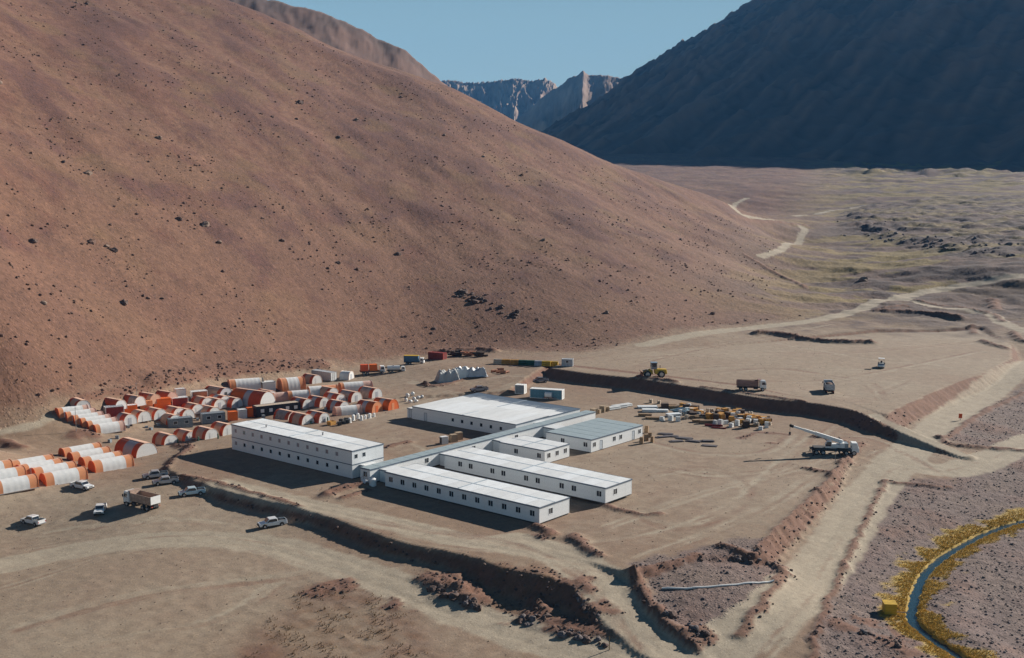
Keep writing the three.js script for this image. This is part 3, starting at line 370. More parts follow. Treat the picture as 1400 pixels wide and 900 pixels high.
const mat = {
  wall: M(.84, .86, .86, .45, { map: dustTex }), roof: M(.86, .88, .88, .5, { map: dustTex }), glare: M(.8, .5, .36, .75, { map: dustTex, side: THREE.DoubleSide }), roofb: M(.82, .83, .82, .5, { map: dustTex }), roofc: M(.78, .79, .78, .5, { map: dustTex }), greyroof: M(.36, .43, .45, .5, { map: dustTex }), trim: M(.1, .135, .18, .5), core: M(.3, .32, .34, .8), frame: M(.7, .72, .72, .4), glass: new THREE.MeshPhysicalMaterial({ color: lin(.03, .035, .045), roughness: .06, metalness: 0, clearcoat: 1, clearcoatRoughness: .05 }), door: M(.55, .6, .64, .5), curtain: M(.3, .26, .27, .3), ridge: M(.4, .47, .52, .5),
  white: M(.8, .8, .78, .6, { map: dustTex }), cream: M(.62, .5, .38, .8, { map: dustTex }), orange: M(.86, .17, .02, .65, { map: dustTex }), peach: M(.86, .36, .16, .7, { map: dustTex }), red: M(.82, .12, .03, .6, { map: dustTex }), beige: M(.78, .5, .35, .75, { map: dustTex }), dusty: M(.5, .44, .4, .75, { map: wearTex }), pink: M(.78, .5, .4, .7, { map: dustTex }), greyfab: M(.42, .43, .46, .7, { map: dustTex }),
  paint: new THREE.MeshPhysicalMaterial({ color: lin(.8, .8, .79), roughness: .35, clearcoat: .8, clearcoatRoughness: .15, map: dustTex }), silver: new THREE.MeshPhysicalMaterial({ color: lin(.48, .5, .53), roughness: .35, metalness: .3, clearcoat: .8, map: dustTex }), paleblue: new THREE.MeshPhysicalMaterial({ color: lin(.5, .66, .72), roughness: .35, clearcoat: .8, map: dustTex }), greycar: new THREE.MeshPhysicalMaterial({ color: lin(.22, .22, .25), roughness: .35, clearcoat: .8, map: dustTex }),
  black: M(.018, .018, .02, .7), tyre: M(.022, .021, .02, .9), steel: M(.28, .28, .29, .45, { metalness: .6 }), rim: M(.4, .4, .41, .4, { metalness: .5 }), chassis: M(.04, .04, .042, .7), lampw: M(.75, .75, .72, .2), lampr: M(.4, .02, .02, .3),
  yellow: M(.85, .52, .03, .55, { map: wearTex }), amber: M(.78, .38, .07, .6, { map: wearTex }), rust: M(.3, .1, .05, .8, { map: wearTex }), wood: M(.42, .27, .15, .85, { map: wearTex }), woodp: M(.58, .43, .28, .85, { map: wearTex }), card: M(.5, .32, .18, .85, { map: wearTex }), wrap: M(.72, .72, .7, .4, { map: dustTex }), blue: M(.05, .17, .3, .5, { map: wearTex }), skyblue: M(.12, .33, .45, .5, { map: wearTex }), navy: M(.022, .03, .05, .55, { map: wearTex }), green: M(.03, .13, .08, .6, { map: wearTex }), cont: M(.62, .64, .67, .5, { map: wearTex }), contgrey: M(.36, .42, .46, .5, { map: wearTex }), tarp: M(.6, .6, .58, .7, { map: wearTex }), load: M(.16, .09, .06, .95, { map: wearTex }), dbrown: M(.1, .06, .045, .9, { map: wearTex }), salmon: M(.62, .26, .14, .7, { map: wearTex }), truckred: M(.36, .03, .02, .5, { map: wearTex }), pale: M(.6, .42, .32, .7, { map: wearTex }), bedred: M(.42, .24, .2, .6, { map: wearTex }), beam: M(.13, .11, .12, .7, { map: wearTex }), concrete: M(.5, .47, .44, .9, { map: wearTex })
};
// ------------------------------------------------------------------ prefabricated buildings
function panelGeo(w, h, hole) { // a wall panel with an opening
  const s = new THREE.Shape([[0, 0], [w, 0], [w, h], [0, h]].map(p => new THREE.Vector2(...p)));
  if (hole) { const [x, y, ww, hh] = hole; s.holes.push(new THREE.Path([[x, y], [x, y + hh], [x + ww, y + hh], [x + ww, y]].map(p => new THREE.Vector2(...p)))); }
  return new THREE.ExtrudeGeometry(s, { depth: .08, bevelEnabled: false });
}
const geoCache = new Map(), cached = (k, f) => { if (!geoCache.has(k)) geoCache.set(k, f()); return geoCache.get(k); };
function wallRun(parent, len, n, h, y0, items, frameOf, wmat = mat.wall) {   // items: per panel 'w' window, 'd' door, '' blank; frameOf(mesh) moves into place
  const w = len / n;
  for (let i = 0; i < n; i++) {
    const it = items[i] || '', ww = it === 'd' ? .95 : it === 's' || it === 'c' ? .9 : 1.15, hh = it === 'd' ? 2.05 : it === 's' || it === 'c' ? .9 : 1.1, hx = w / 2 - ww / 2, hy = it === 'd' ? .12 : it === 's' || it === 'c' ? 1.2 : 1.05;
    const p = part('wall_panel', cached(`p${w.toFixed(3)}_${h}_${it}`, () => panelGeo(w - .018, h - .02, it ? [hx, hy, ww, hh] : null)), wmat, parent); frameOf(p, i * w + .009, y0 + .01, .0);
    if (!it) continue;
    const fr = part(it === 'd' ? 'door' : 'window', cached(`f${ww}_${hh}_${it}`, () => { const g = []; const t = .07; g.push(bx(ww + .06, t, .12, 0, hh / 2, 0), bx(ww + .06, t, .12, 0, -hh / 2, 0), bx(t, hh, .12, -ww / 2, 0, 0), bx(t, hh, .12, ww / 2, 0, 0)); if (it === 'w') g.push(bx(.05, hh, .08, 0, 0, -.01)); return join(g); }), it === 'd' ? mat.trim : mat.frame, parent);
    frameOf(fr, i * w + w / 2, y0 + hy + hh / 2, .05);
    const add = (nm, g, m) => { const q = part(nm, g, m, fr); return q; };
    if (it === 'd') { add('leaf', cached('leaf', () => bx(.9, 2, .05, 0, 0, -.02)), mat.door); add('handle', cached('dh', () => bx(.14, .03, .06, .32, -.05, .03)), mat.steel); }
    else if (it === 's' || it === 'c') add('pane', cached('ps', () => bx(.83, .83, .02, 0, 0, -.02)), it === 'c' ? mat.curtain : mat.glass);
    else { const g = cached('pw', () => bx(.5, 1.02, .02, 0, 0, -.02)); const a = add('pane', g, mat.glass); a.position.x = -.29; const b = add('pane', g, mat.glass); b.position.set(.29, 0, -.012); part('sill', cached('sill', () => bx(1.28, .04, .1, 0, -.6, .03)), mat.frame, fr); }
  }
}
function building(name, label, a0, b0, L, W, H, o) {
  const t = thing(name, label, 'building'), [x, z] = AB(a0, b0), st = o.storeys || 1, n = o.n, nw = o.nw || 4, sh = H / st, base = .18;
  t.position.set(x, gy(x, z), z); t.rotation.y = -TH; let y = 0; for (const u of [0, .5, 1]) for (const v of [0, .5, 1]) { const q = AB(a0 + u * L, b0 + v * W); y = Math.max(y, gy(...q)); } t.position.y = y - .06;
  part('base_frame', bx(L - .3, base + .1, W - .3, L / 2, base / 2, -W / 2), mat.chassis, t);
  part('core', bx(L - .2, H - .05, W - .2, L / 2, base + H / 2, -W / 2), mat.core, t);
  const G4 = [
    [o.front, L, n, (m, u, y, d) => { m.position.set(u, y, -.1 + d); }],
    [o.back, L, n, (m, u, y, d) => { m.rotation.y = Math.PI; m.position.set(L - u, y, -W + .1 - d); }],
    [o.right, W, nw, (m, u, y, d) => { m.rotation.y = Math.PI / 2; m.position.set(L - .1 + d, y, -u); }],
    [o.left, W, nw, (m, u, y, d) => { m.rotation.y = -Math.PI / 2; m.position.set(.1 - d, y, -W + u); }]];
  for (let s = 0; s < st; s++) for (const [it, len, k, fr] of G4) wallRun(t, len, k, sh, base + s * sh, (it && it[s]) || [], fr);
  for (let s = 1; s < st; s++) part('storey_band', [bx(L + .06, .16, .1, L / 2, base + s * sh, 0), bx(.1, .16, W - .1, L, base + s * sh, -W / 2), bx(L + .06, .16, .1, L / 2, base + s * sh, -W), bx(.1, .16, W - .1, 0, base + s * sh, -W / 2)], mat.trim, t);
  const top = base + H;
  part('eave', [bx(L + .16, .2, .14, L / 2, top + .02, .03), bx(L + .16, .2, .14, L / 2, top + .02, -W - .03), bx(.14, .2, W - .1, L + .02, top + .021, -W / 2), bx(.14, .2, W - .1, -.02, top + .021, -W / 2)], mat.trim, t);
  const rows = o.rows || 2, rn = o.rn || n, rw = L / rn, rd = W / rows, R = rng(a0 * 100 + b0 * 7 + 5000);
  for (let r = 0; r < rows; r++) for (let i = 0; i < rn; i++) {
    const g = cached(`roof${rw.toFixed(3)}_${rd.toFixed(3)}`, () => { const g = [bx(rw - .05, .06, rd - .14, rw / 2, 0, -rd / 2)]; for (let k = 1; k < 5; k++) g.push(bx(.05, .035, rd - .2, rw * k / 5, .045, -rd / 2)); return join(g); });
    const p = part('roof_panel', g, o.roof || [mat.roof, mat.roofb, mat.roofc][Math.floor(R() * 3)], t); p.position.set(i * rw, top + .13 + .02 * R() - .01, -r * rd); p.rotation.x = (rows === 2 ? (r ? -1 : 1) : 0) * .012; p.rotation.z = (R() - .5) * .004;
  }
  part('roof_deck', bx(L - .05, .1, W - .05, L / 2, top + .03, -W / 2), mat.trim, t);
  if (rows === 2) { part('ridge_cap', bx(L - .1, .07, .34, L / 2, top + .2, -W / 2), mat.ridge, t); for (const k of o.seams || [.5]) part('joint_cap', bx(.3, .05, W - .5, L * k, top + .215, -W / 2), mat.ridge, t); }
  for (const q of o.vents || []) part('roof_vent', [cyl(.16, .16, .5, 10, 0, .25, 0), cyl(.26, .05, .14, 10, 0, .55, 0)], mat.steel, t).position.set(q[0], top + .12, -q[1]);
  return t;
}
const rep = (k, n) => Array(n).fill(k);
building('two_storey_dormitory', 'white two-storey cabin block with two rows of small windows', -90.9, 0, 41.2, 8.9, 5.75, { storeys: 2, n: 13, nw: 4, front: [['c', ...rep('s', 11), ''], ['c', 's', ...rep('c', 10), '']], back: [rep('s', 13), rep('s', 13)], right: [['', '', '', ''], ['s', 's', '', '']], left: [['', 'd', '', ''], ['s', '', '', 's']], vents: [[9, 3], [25, 6]] });
building('single_storey_dormitory', 'long white single-storey block with twelve double windows facing the cut bank', -39.9, 0, 39.9, 8.9, 2.85, { n: 12, nw: 4, front: [rep('w', 12)], back: [rep('w', 12)], right: [['', 'w', '', '']], left: [['', '', '', '']] });
building('single_storey_dormitory', 'long white single-storey block between the front block and the small block', -40, 17.5, 42, 8.9, 2.85, { n: 14, nw: 4, front: [['', 'w', 'w', '', 'w', 'w', '', 'w', 'w', '', 'w', 'w', '', 'w']], back: [rep('w', 14)], right: [['', 'w', '', '']], left: [[]] });
building('small_cabin_block', 'short white block with three windows in its end wall', -40.2, 35.6, 13.1, 8.9, 2.85, { n: 4, nw: 3, front: [['', 'w', '', 'w']], back: [['', 'w', '', 'w']], right: [['w', 'w', 'w']], left: [[]] });
building('grey_roofed_block', 'white cabin block under a flat grey roof beside the corridor', -38.8, 50.8, 13.1, 21, 2.85, { n: 4, nw: 8, rows: 6, rn: 4, roof: mat.greyroof, front: [['', 'w', '', 'w']], back: [[]], right: [['w', 'd', '', 'w', 'w', '', 'd', 'w']], left: [[]] });
building('hall_building', 'large white hall with a wide pale roof behind the corridor', -83.6, 51.2, 35.2, 25.8, 3.2, { n: 11, nw: 8, rows: 2, rn: 11, front: [['', 'd', '', '', 's', 's', 's', 's', 's', 's', '']], back: [[]], right: [['', 's', '', 'd', '', '', 's', '']], left: [['', '', 'd', '', '', 's', '', '']] });
building('corridor_building', 'narrow white covered corridor with a grey roof linking the blocks', -46.8, -.4, 2.9, 78, 2.7, { n: 1, nw: 26, rows: 26, rn: 1, roof: mat.greyroof, front: [['w']], back: [['d']], right: [['', '', '', '', '', 'w', '', '', '', '', 'w', '', '', '', '', 'w']], left: [[]] });
for (const [b, w] of [[2.2, 4], [20, 4], [37.6, 4], [56, 4]]) { building('link_passage', ['short white passage joining the front block to the corridor', 'short white passage joining the middle block to the corridor', 'short white passage joining the small block to the corridor', 'short white passage joining the grey-roofed block to the corridor'][[2.2, 20, 37.6, 56].indexOf(b)], -43.85, b, b > 50 ? 5 : 3.8, w, 2.45, { n: 1, nw: 2, rows: 1, rn: 1, front: [[]], back: [[]], right: [[]], left: [[]] }); }
building('link_passage', 'short white passage joining the two-storey block to the corridor', -49.65, 2, 2.8, 3.6, 2.45, { n: 1, nw: 2, rows: 1, rn: 1, front: [['w']] });
building('link_passage', 'short white passage joining the hall to the corridor', -48.35, 58, 1.5, 4, 2.45, { n: 1, nw: 2, rows: 1, rn: 1 });
building('porch', 'small white porch box at the far corner of the hall', -85.9, 51.6, 2.2, 2.6, 2.4, { n: 1, nw: 1, rows: 1, rn: 1, front: [['d']] });
{ // entrance steps at the corridor's end
  const t = thing('entrance_steps', 'white metal entrance steps at the corridor end', 'steps'); const [x, z] = AB(-44.2, -1.6); t.position.set(x, gy(x, z) - .03, z); t.rotation.y = -TH;
  for (let k = 0; k < 3; k++) part('step', bx(1.3, .16, .34, 0, .1 + k * .17, .5 - k * .34), mat.wall, t);
  for (const s of [-1, 1]) part('handrail', [bx(.05, .9, .05, s * .6, .5, .5), bx(.05, .9, .05, s * .6, .85, -.2), bar([s * .6, .93, .52], [s * .6, 1.3, -.2], .05)], mat.steel, t);
  const tk = thing('water_tank', 'white round water tank beside the corridor end', 'tank'); place(tk, ...AB(-42.6, -.9), 0); part('tank_body', [cyl(.75, .75, 1.4, 20, 0, .7, 0), cyl(.3, .75, .22, 20, 0, 1.5, 0)], mat.white, tk); part('lid', cyl(.24, .24, .1, 12, 0, 1.66, 0), mat.trim, tk);
}
// ------------------------------------------------------------------ tents
const arch = (D, h, p, n) => { const q = []; for (let i = 0; i <= n; i++) { const a = Math.PI * i / n, c = Math.cos(a), s = Math.sin(a); q.push([Math.sign(c) * Math.pow(Math.abs(c), p) * D / 2, Math.pow(s, p) * h]); } return q; };
function bandGeo(D, h, p, x0, x1, segs) { // one cloth band over the hoops, sagging a little between them
  const N = 16, pr = arch(D, h, p, N), pos = [], uv = [], idx = [];
  const S = segs * 4;
  for (let j = 0; j <= S; j++) { const t = j / S, x = lerp(x0, x1, t), sag = 1 - .012 * Math.abs(Math.sin(t * segs * Math.PI)); for (let i = 0; i <= N; i++) { pos.push(x, pr[i][1] * (sag * .7 + .3), pr[i][0] * sag); uv.push(x / 3, i / N * 2); } }
  for (let j = 0; j < S; j++) for (let i = 0; i < N; i++) { const a = j * (N + 1) + i; idx.push(a, a + N + 1, a + 1, a + 1, a + N + 1, a + N + 2); }
  const g = new THREE.BufferGeometry(); g.setAttribute('position', new THREE.Float32BufferAttribute(pos, 3)); g.setAttribute('uv', new THREE.Float32BufferAttribute(uv, 2)); g.setIndex(idx); g.computeVertexNormals(); return g;
}
for (const m of [mat.white, mat.orange, mat.peach, mat.red, mat.beige, mat.dusty, mat.pink, mat.greyfab, mat.cream]) m.side = THREE.DoubleSide;
const cloth = {};
for (const k of ['white', 'orange', 'peach', 'red', 'pink', 'beige']) cloth[k] = new THREE.MeshPhysicalMaterial({ color: mat[k].color, map: dustTex, roughness: .95, transmission: k === 'white' ? .15 : .35, thickness: 0, side: THREE.DoubleSide });
function makeTent(t, L, D, h, p, bands, ends, door, win) { // bands: [share, material] from the -x end; ends: [-x, +x] materials
  let x = -L / 2; const tot = bands.reduce((s, b) => s + b[0], 0);
  for (const [w, m] of bands) { const x1 = x + w / tot * L; part('cloth_band', cached(`band${[D, h, p, x.toFixed(3), x1.toFixed(3)]}`, () => bandGeo(D, h, p, x, x1, Math.max(1, Math.round((x1 - x) / 1.2)))), m, t); x = x1; }
  [-1, 1].forEach((s, k) => { const g = cached(`end${[D, h, p, L, s]}`, () => { const q = prism(arch(D * .985, h * .985, p, 16), .06); q.rotateY(Math.PI / 2); return q.translate(s * (L / 2 - .03), 0, 0); }); const e = part('end_wall', g, ends[k], t); if (door) part('door_flap', cached(`df${[L, h, s]}`, () => bx(.04, h * .66, .95, s * (L / 2 + .02), h * .33, .15)), k ? door : ends[k], e); });
  for (const s of [-1, 1]) part('hoop', cached(`hoop${[D, h, p, L, s]}`, () => { const a = arch(D * 1.012, h * 1.012, p, 16), g = []; for (let i = 0; i < 16; i++) g.push(bar([s * L / 2, a[i][1], a[i][0]], [s * L / 2, a[i + 1][1], a[i + 1][0]], .09)); return join(g); }), ends[s < 0 ? 0 : 1] === cloth.white ? mat.beige : ends[s < 0 ? 0 : 1], t);
  part('ground_skirt', cached(`sk${[L, D]}`, () => join([bx(L, .12, .3, 0, .02, D / 2 + .1), bx(L, .12, .3, 0, .02, -D / 2 - .1)])), mat.dusty, t);
  for (const s of win || []) part('window', cached(`tw${s}_${L}_${D}`, () => { const g = new THREE.CylinderGeometry(.45, .45, .06, 14); g.rotateX(Math.PI / 2); g.rotateX(-.35); return g.translate(s, h * .52, D / 2 * .86); }), mat.black, t);
  if (bands[0][1] === cloth.red || bands[0][1] === cloth.orange) part('painted_glare', cached(`glaretop${[L, D, h, p]}`, () => { const N = 12, pos = [], uv = [], idx = [], S = 10; for (let j = 0; j <= S; j++) for (let i = 0; i <= N; i++) { const a = lerp(.46, 1, i / N) * Math.PI, c = Math.cos(a), s = Math.max(0, Math.sin(a)), x = lerp(-L / 2, L / 2, j / S) * .98; pos.push(x, Math.pow(s, p) * h * 1.02 + .01, Math.sign(c) * Math.pow(Math.abs(c), p) * D / 2 * 1.02); uv.push(x / 3, i / N); } for (let j = 0; j < S; j++) for (let i = 0; i < N; i++) { const a = j * (N + 1) + i; idx.push(a, a + N + 1, a + 1, a + 1, a + N + 1, a + N + 2); } const g = new THREE.BufferGeometry(); g.setAttribute('position', new THREE.Float32BufferAttribute(pos, 3)); g.setAttribute('uv', new THREE.Float32BufferAttribute(uv, 2)); g.setIndex(idx); g.computeVertexNormals(); return g; }), mat.glare, t);  // added pale strip: sun glare on the tent top, painted as colour
  return t;
}
function tentSet(name, group, dims, bands, ends, az, spots, door, labelOf) {
  let src = null;
  spots.forEach(([px, py, da], i) => { let o; if (!src) { src = o = thing(name, labelOf(i), 'tent', group); makeTent(o, ...dims, bands, ends, door); } else o = copy(src, labelOf(i), group); put(o, px, py, az + (da || 0), .03, [dims[0] * .9, dims[1] * .9]); });
}
const W3 = [[.2, cloth.peach], [.6, cloth.white], [.2, cloth.peach]];
tentSet('arch_tent', 'white arch tents with orange ends beside the parking area', [8.8, 3.6, 2.5, .8], W3, [cloth.orange, cloth.peach], 45, [[18, 668], [2, 657], [-16, 648], [42, 640], [54, 645.5], [73, 649.5], [110, 622], [122, 628], [138, 634.5], [152, 640.5]], cloth.peach, () => 'white arch tent with orange ends in the rows beside the parking area');
{ const t = thing('arch_tent', 'white and orange arch tent with a dark oval window near the parked white car', 'tent', 'white arch tents with orange ends beside the parking area'); makeTent(t, 8.8, 3.6, 2.5, .8, W3, [cloth.orange, cloth.peach], cloth.peach, [-.2]); t.children.filter(c => c.name === 'window').forEach(c => { c.scale.z = 1; }); put(t, 87, 657, 45, .03, [8, 3.2]); }
tentSet('arch_tent', 'small white arch tents in one tight row', [7.4, 3.1, 2.3, .8], [[.16, cloth.peach], [.66, cloth.white], [.18, cloth.pink]], [cloth.orange, cloth.pink], 47, [[98, 566.5], [109, 571.5], [119, 576], [129, 580], [138, 584], [148, 589]], cloth.pink, () => 'small white arch tent in the tight row of six below the hillside');
const RW = [[.24, cloth.red], [.5, cloth.beige], [.26, cloth.red]];
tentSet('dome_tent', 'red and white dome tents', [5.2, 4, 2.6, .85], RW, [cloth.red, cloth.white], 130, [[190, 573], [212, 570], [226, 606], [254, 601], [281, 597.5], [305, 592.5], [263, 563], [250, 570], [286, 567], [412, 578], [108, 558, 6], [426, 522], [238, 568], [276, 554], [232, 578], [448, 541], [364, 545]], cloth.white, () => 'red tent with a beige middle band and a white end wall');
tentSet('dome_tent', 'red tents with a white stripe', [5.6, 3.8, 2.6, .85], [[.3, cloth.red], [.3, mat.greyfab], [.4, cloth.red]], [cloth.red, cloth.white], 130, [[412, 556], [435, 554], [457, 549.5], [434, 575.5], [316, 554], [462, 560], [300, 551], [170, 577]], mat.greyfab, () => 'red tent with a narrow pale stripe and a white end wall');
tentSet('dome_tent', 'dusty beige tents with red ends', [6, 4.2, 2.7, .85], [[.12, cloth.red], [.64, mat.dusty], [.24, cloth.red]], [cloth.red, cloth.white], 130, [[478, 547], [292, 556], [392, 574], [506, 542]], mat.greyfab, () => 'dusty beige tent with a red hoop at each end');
const one = (name, label, dims, bands, ends, px, py, az, door) => { const t = thing(name, label, 'tent'); makeTent(t, ...dims, bands, ends, door); return put(t, px, py, az, .03, [dims[0] * .9, dims[1] * .9]); };
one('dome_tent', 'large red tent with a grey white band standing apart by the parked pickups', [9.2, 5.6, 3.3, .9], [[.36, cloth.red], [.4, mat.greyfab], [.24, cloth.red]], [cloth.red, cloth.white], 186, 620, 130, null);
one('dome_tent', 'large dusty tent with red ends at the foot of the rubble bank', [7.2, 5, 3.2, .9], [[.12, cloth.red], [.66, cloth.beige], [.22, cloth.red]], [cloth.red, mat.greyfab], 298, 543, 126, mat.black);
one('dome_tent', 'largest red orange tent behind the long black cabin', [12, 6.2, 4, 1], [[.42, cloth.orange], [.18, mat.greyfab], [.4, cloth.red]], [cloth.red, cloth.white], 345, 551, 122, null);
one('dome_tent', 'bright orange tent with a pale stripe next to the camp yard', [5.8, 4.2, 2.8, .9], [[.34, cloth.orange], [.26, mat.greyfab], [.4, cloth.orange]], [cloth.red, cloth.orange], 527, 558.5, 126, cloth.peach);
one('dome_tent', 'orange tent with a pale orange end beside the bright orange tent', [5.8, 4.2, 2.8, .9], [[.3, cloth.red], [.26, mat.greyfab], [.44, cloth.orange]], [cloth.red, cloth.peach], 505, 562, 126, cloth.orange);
one('arch_tent', 'white arch tent with pink ends in front of the orange tents', [7.2, 3.4, 2.5, .85], [[.2, cloth.pink], [.62, cloth.white], [.18, cloth.pink]], [cloth.pink, cloth.pink], 475, 566, 62, cloth.pink);
one('arch_tent', 'long white arch tent with a pink end next to the truck yard', [9.6, 4.2, 2.8, .85], [[.1, cloth.peach], [.62, cloth.white], [.28, cloth.pink]], [cloth.peach, cloth.pink], 486, 534, 66, cloth.pink);
one('arch_tent', 'pale orange and white arch tent behind the striped red tents', [8.4, 4.2, 2.8, .85], [[.45, cloth.white], [.55, cloth.peach]], [cloth.peach, cloth.peach], 441, 539.5, 66, null);
one('arch_tent', 'wide white tent under the rubble bank', [10, 5.6, 3.2, .9], [[.18, cloth.peach], [.72, cloth.white], [.1, mat.cream]], [cloth.peach, mat.cream], 336, 531, 66, null);
one('arch_tent', 'tall white tent with peach ends beside the grey container', [7.2, 6, 3.9, .9], [[.26, cloth.peach], [.5, cloth.white], [.24, cloth.peach]], [cloth.peach, cloth.peach], 398, 533, 60, null);
one('arch_tent', 'low white tent between the peach tents and the red tents', [6, 3.8, 2.4, .9], [[.2, cloth.peach], [.8, cloth.white]], [cloth.peach, cloth.white], 407, 544, 66, null);
one('arch_tent', 'small peach coloured tent at the end of the long black cabin', [4.6, 3.8, 2.4, .9], [[1, cloth.pink]], [cloth.pink, cloth.peach], 385, 547, 66, null);
one('dome_tent', 'small round white tent beside the loaded flatbed truck', [3.4, 3.6, 2.6, .8], [[1, cloth.white]], [cloth.white, cloth.white], 474, 518, 110, mat.greyfab);
one('dome_tent', 'low red tent half hidden by the hillside row of boxes', [6, 3.6, 2.5, .85], [[1, cloth.red]], [cloth.red, cloth.white], 156, 557, 126, null);
one('dome_tent', 'low dark red tent behind the orange storage boxes', [6, 3.6, 2.5, .85], [[.5, cloth.red], [.5, mat.dusty]], [cloth.red, cloth.white], 182, 552, 126, null);
one('dome_tent', 'red tent below the string of boulders on the slope', [6, 3.6, 2.5, .85], [[.7, cloth.red], [.3, cloth.beige]], [cloth.red, cloth.beige], 203, 549, 126, null);
one('dome_tent', 'red tent with a pale ridge behind the ribbed orange container', [6, 3.6, 2.5, .85], [[.5, cloth.red], [.5, cloth.red]], [cloth.red, cloth.pink], 226, 546, 126, null);
// ------------------------------------------------------------------ containers and cabins
function corrug(L, h, depth, pitch, amp) { const pts = [], n = Math.round(L / pitch); for (let i = 0; i < n; i++) { const x = -L / 2 + i * L / n, w = L / n; pts.push([x, 0], [x + w * .3, amp], [x + w * .5, amp], [x + w * .8, 0]); } pts.push([L / 2, 0], [L / 2, -depth], [-L / 2, -depth]); const g = prism(pts, h, 0, 0); g.rotateX(-Math.PI / 2); return g; }
function container(t, L, W, H, m, o = {}) {
  const ly = .12;
  part('side_wall', corrug(L - .2, H - .3, .06, .28, .05).rotateY(Math.PI).translate(0, ly + .1, W / 2 - .06), o.side || m, t);
  part('side_wall', corrug(L - .2, H - .3, .06, .28, .05).translate(0, ly + .1, -W / 2 + .06), o.side || m, t);
  part('roof', [bx(L - .1, .06, W - .1, 0, ly + H - .08, 0), ...Array.from({ length: Math.round(L / .6) }, (_, i) => bx(.25, .03, W - .4, -L / 2 + .5 + i * .6, ly + H - .035, 0)).filter((g, i) => -L / 2 + .5 + i * .6 < L / 2 - .3)], o.roof || m, t);
  part('end_wall', bx(.06, H - .25, W - .25, -L / 2 + .08, ly + H / 2, 0), o.end || m, t);
  part('floor', bx(L - .1, .1, W - .1, 0, ly, 0), mat.chassis, t);
  const fr = []; for (const x of [-1, 1]) { for (const z of [-1, 1]) fr.push(bx(.15, H, .15, x * (L / 2 - .075), ly + H / 2, z * (W / 2 - .075))); for (const y of [.03, H - .09]) fr.push(bx(.12, .14, W - .3, x * (L / 2 - .07), ly + y + .03, 0)); } for (const z of [-1, 1]) for (const y of [.03, H - .09]) fr.push(bx(L - .3, .13, .12, 0, ly + y + .03, z * (W / 2 - .065)));
  part('frame', fr, o.frame || m, t);
  for (const z of [-1, 1]) { const d = part('door', bx(.07, H - .32, W / 2 - .18, L / 2 - .05, ly + H / 2, z * (W / 4 - .04)), o.end || m, t); part('lock_bar', [bx(.04, H - .4, .04, L / 2 + .01, ly + H / 2, z * (W / 4 - .2)), bx(.05, .05, .3, L / 2 + .015, ly + 1.1, z * (W / 4 - .2))], mat.steel, d); }
  if (o.windows) for (const x of o.windows) for (const s of o.sides || [1]) { const wf = part('window', [bx(o.ww || 1, .08, .1, x, ly + 1.95, s * W / 2), bx(o.ww || 1, .08, .1, x, ly + 1.1, s * W / 2), bx(.08, .85, .1, x - (o.ww || 1) / 2, ly + 1.52, s * W / 2), bx(.08, .85, .1, x + (o.ww || 1) / 2, ly + 1.52, s * W / 2)], o.wf || mat.frame, t); part('pane', bx((o.ww || 1) - .1, .8, .05, x, ly + 1.52, s * W / 2), o.pane || mat.glass, wf); }
  return t;
}
function cont(name, label, cat, dims, m, px, py, az, o, group) { const t = thing(name, label, cat, group); container(t, ...dims, m, o); return put(t, px, py, az, .04, [dims[0] * .9, dims[1] * .9]); }
cont('office_cabin', 'pale grey office cabin with two windows, beside the dusty red tents', 'cabin', [6.1, 2.5, 2.6], mat.contgrey, 246, 583.5, 62, { windows: [-1.4, 1.5], sides: [1] });
cont('office_cabin', 'pale grey office cabin with two windows, next to the orange lockers', 'cabin', [6.1, 2.5, 2.6], mat.contgrey, 291, 577.5, 62, { windows: [-1.4, 1.5], sides: [1] });
cont('long_cabin', 'long black cabin with small white windows behind the two-storey block', 'cabin', [12.6, 3, 2.8], mat.navy, 378, 565, 56, { windows: [-4.6, -2.2, 2.6, 5], ww: .9, pane: mat.frame, sides: [1], roof: mat.cream, frame: mat.navy });
cont('container', 'pale grey shipping container with a white end behind the tents', 'container', [9, 2.5, 2.7], mat.cont, 443, 518, 128, { end: mat.white });
cont('container', 'ribbed orange container among the red tents', 'container', [4.4, 2.5, 2.7], mat.orange, 221, 557, 62, {});
cont('storage_box', 'orange storage box with a pale lid', 'box', [3.2, 2.3, 2.4], mat.orange, 178, 565, 60, { roof: mat.white });
cont('storage_box', 'peach ribbed storage box', 'box', [3.2, 2.3, 2.2], mat.peach, 199, 558, 60, {});
cont('storage_box', 'red and white striped storage box with a greenish lid', 'box', [4.6, 2.4, 2.8], mat.truckred, 156, 569, 60, { roof: mat.cont, frame: mat.white, end: mat.contgrey });
cont('storage_box', 'red storage box with white posts', 'box', [4.4, 2.4, 2.6], mat.truckred, 245, 555, 60, { roof: mat.white, frame: mat.white });
cont('storage_box', 'red banded white storage box', 'box', [4.4, 2.4, 2.6], mat.salmon, 272, 546, 60, { roof: mat.white, frame: mat.white, end: mat.white });
cont('storage_box', 'white storage box on the upper row of tents', 'box', [3, 2.2, 2.2], mat.white, 246, 541, 60, { frame: mat.pink });
for (const [px, py, m, l] of [[318, 574.5, mat.orange, 'orange upright locker box beside the grey office cabin'], [331, 572, mat.white, 'white upright locker box between two orange ones'], [343, 569.5, mat.orange, 'orange upright locker box at the end of the long black cabin']]) cont('locker_box', l, 'box', [2.2, 2, 2.5], m, px, py, 62, {});
cont('container', 'blue covered trailer box behind the hall', 'container', [9.6, 2.5, 2.7], mat.skyblue, 748, 544.5, 108, { roof: mat.white, frame: mat.white, end: mat.white });
cont('container', 'white container standing by the blue trailer box', 'container', [2.9, 2.5, 2.6], mat.white, 712, 538, 108, { side: mat.contgrey });
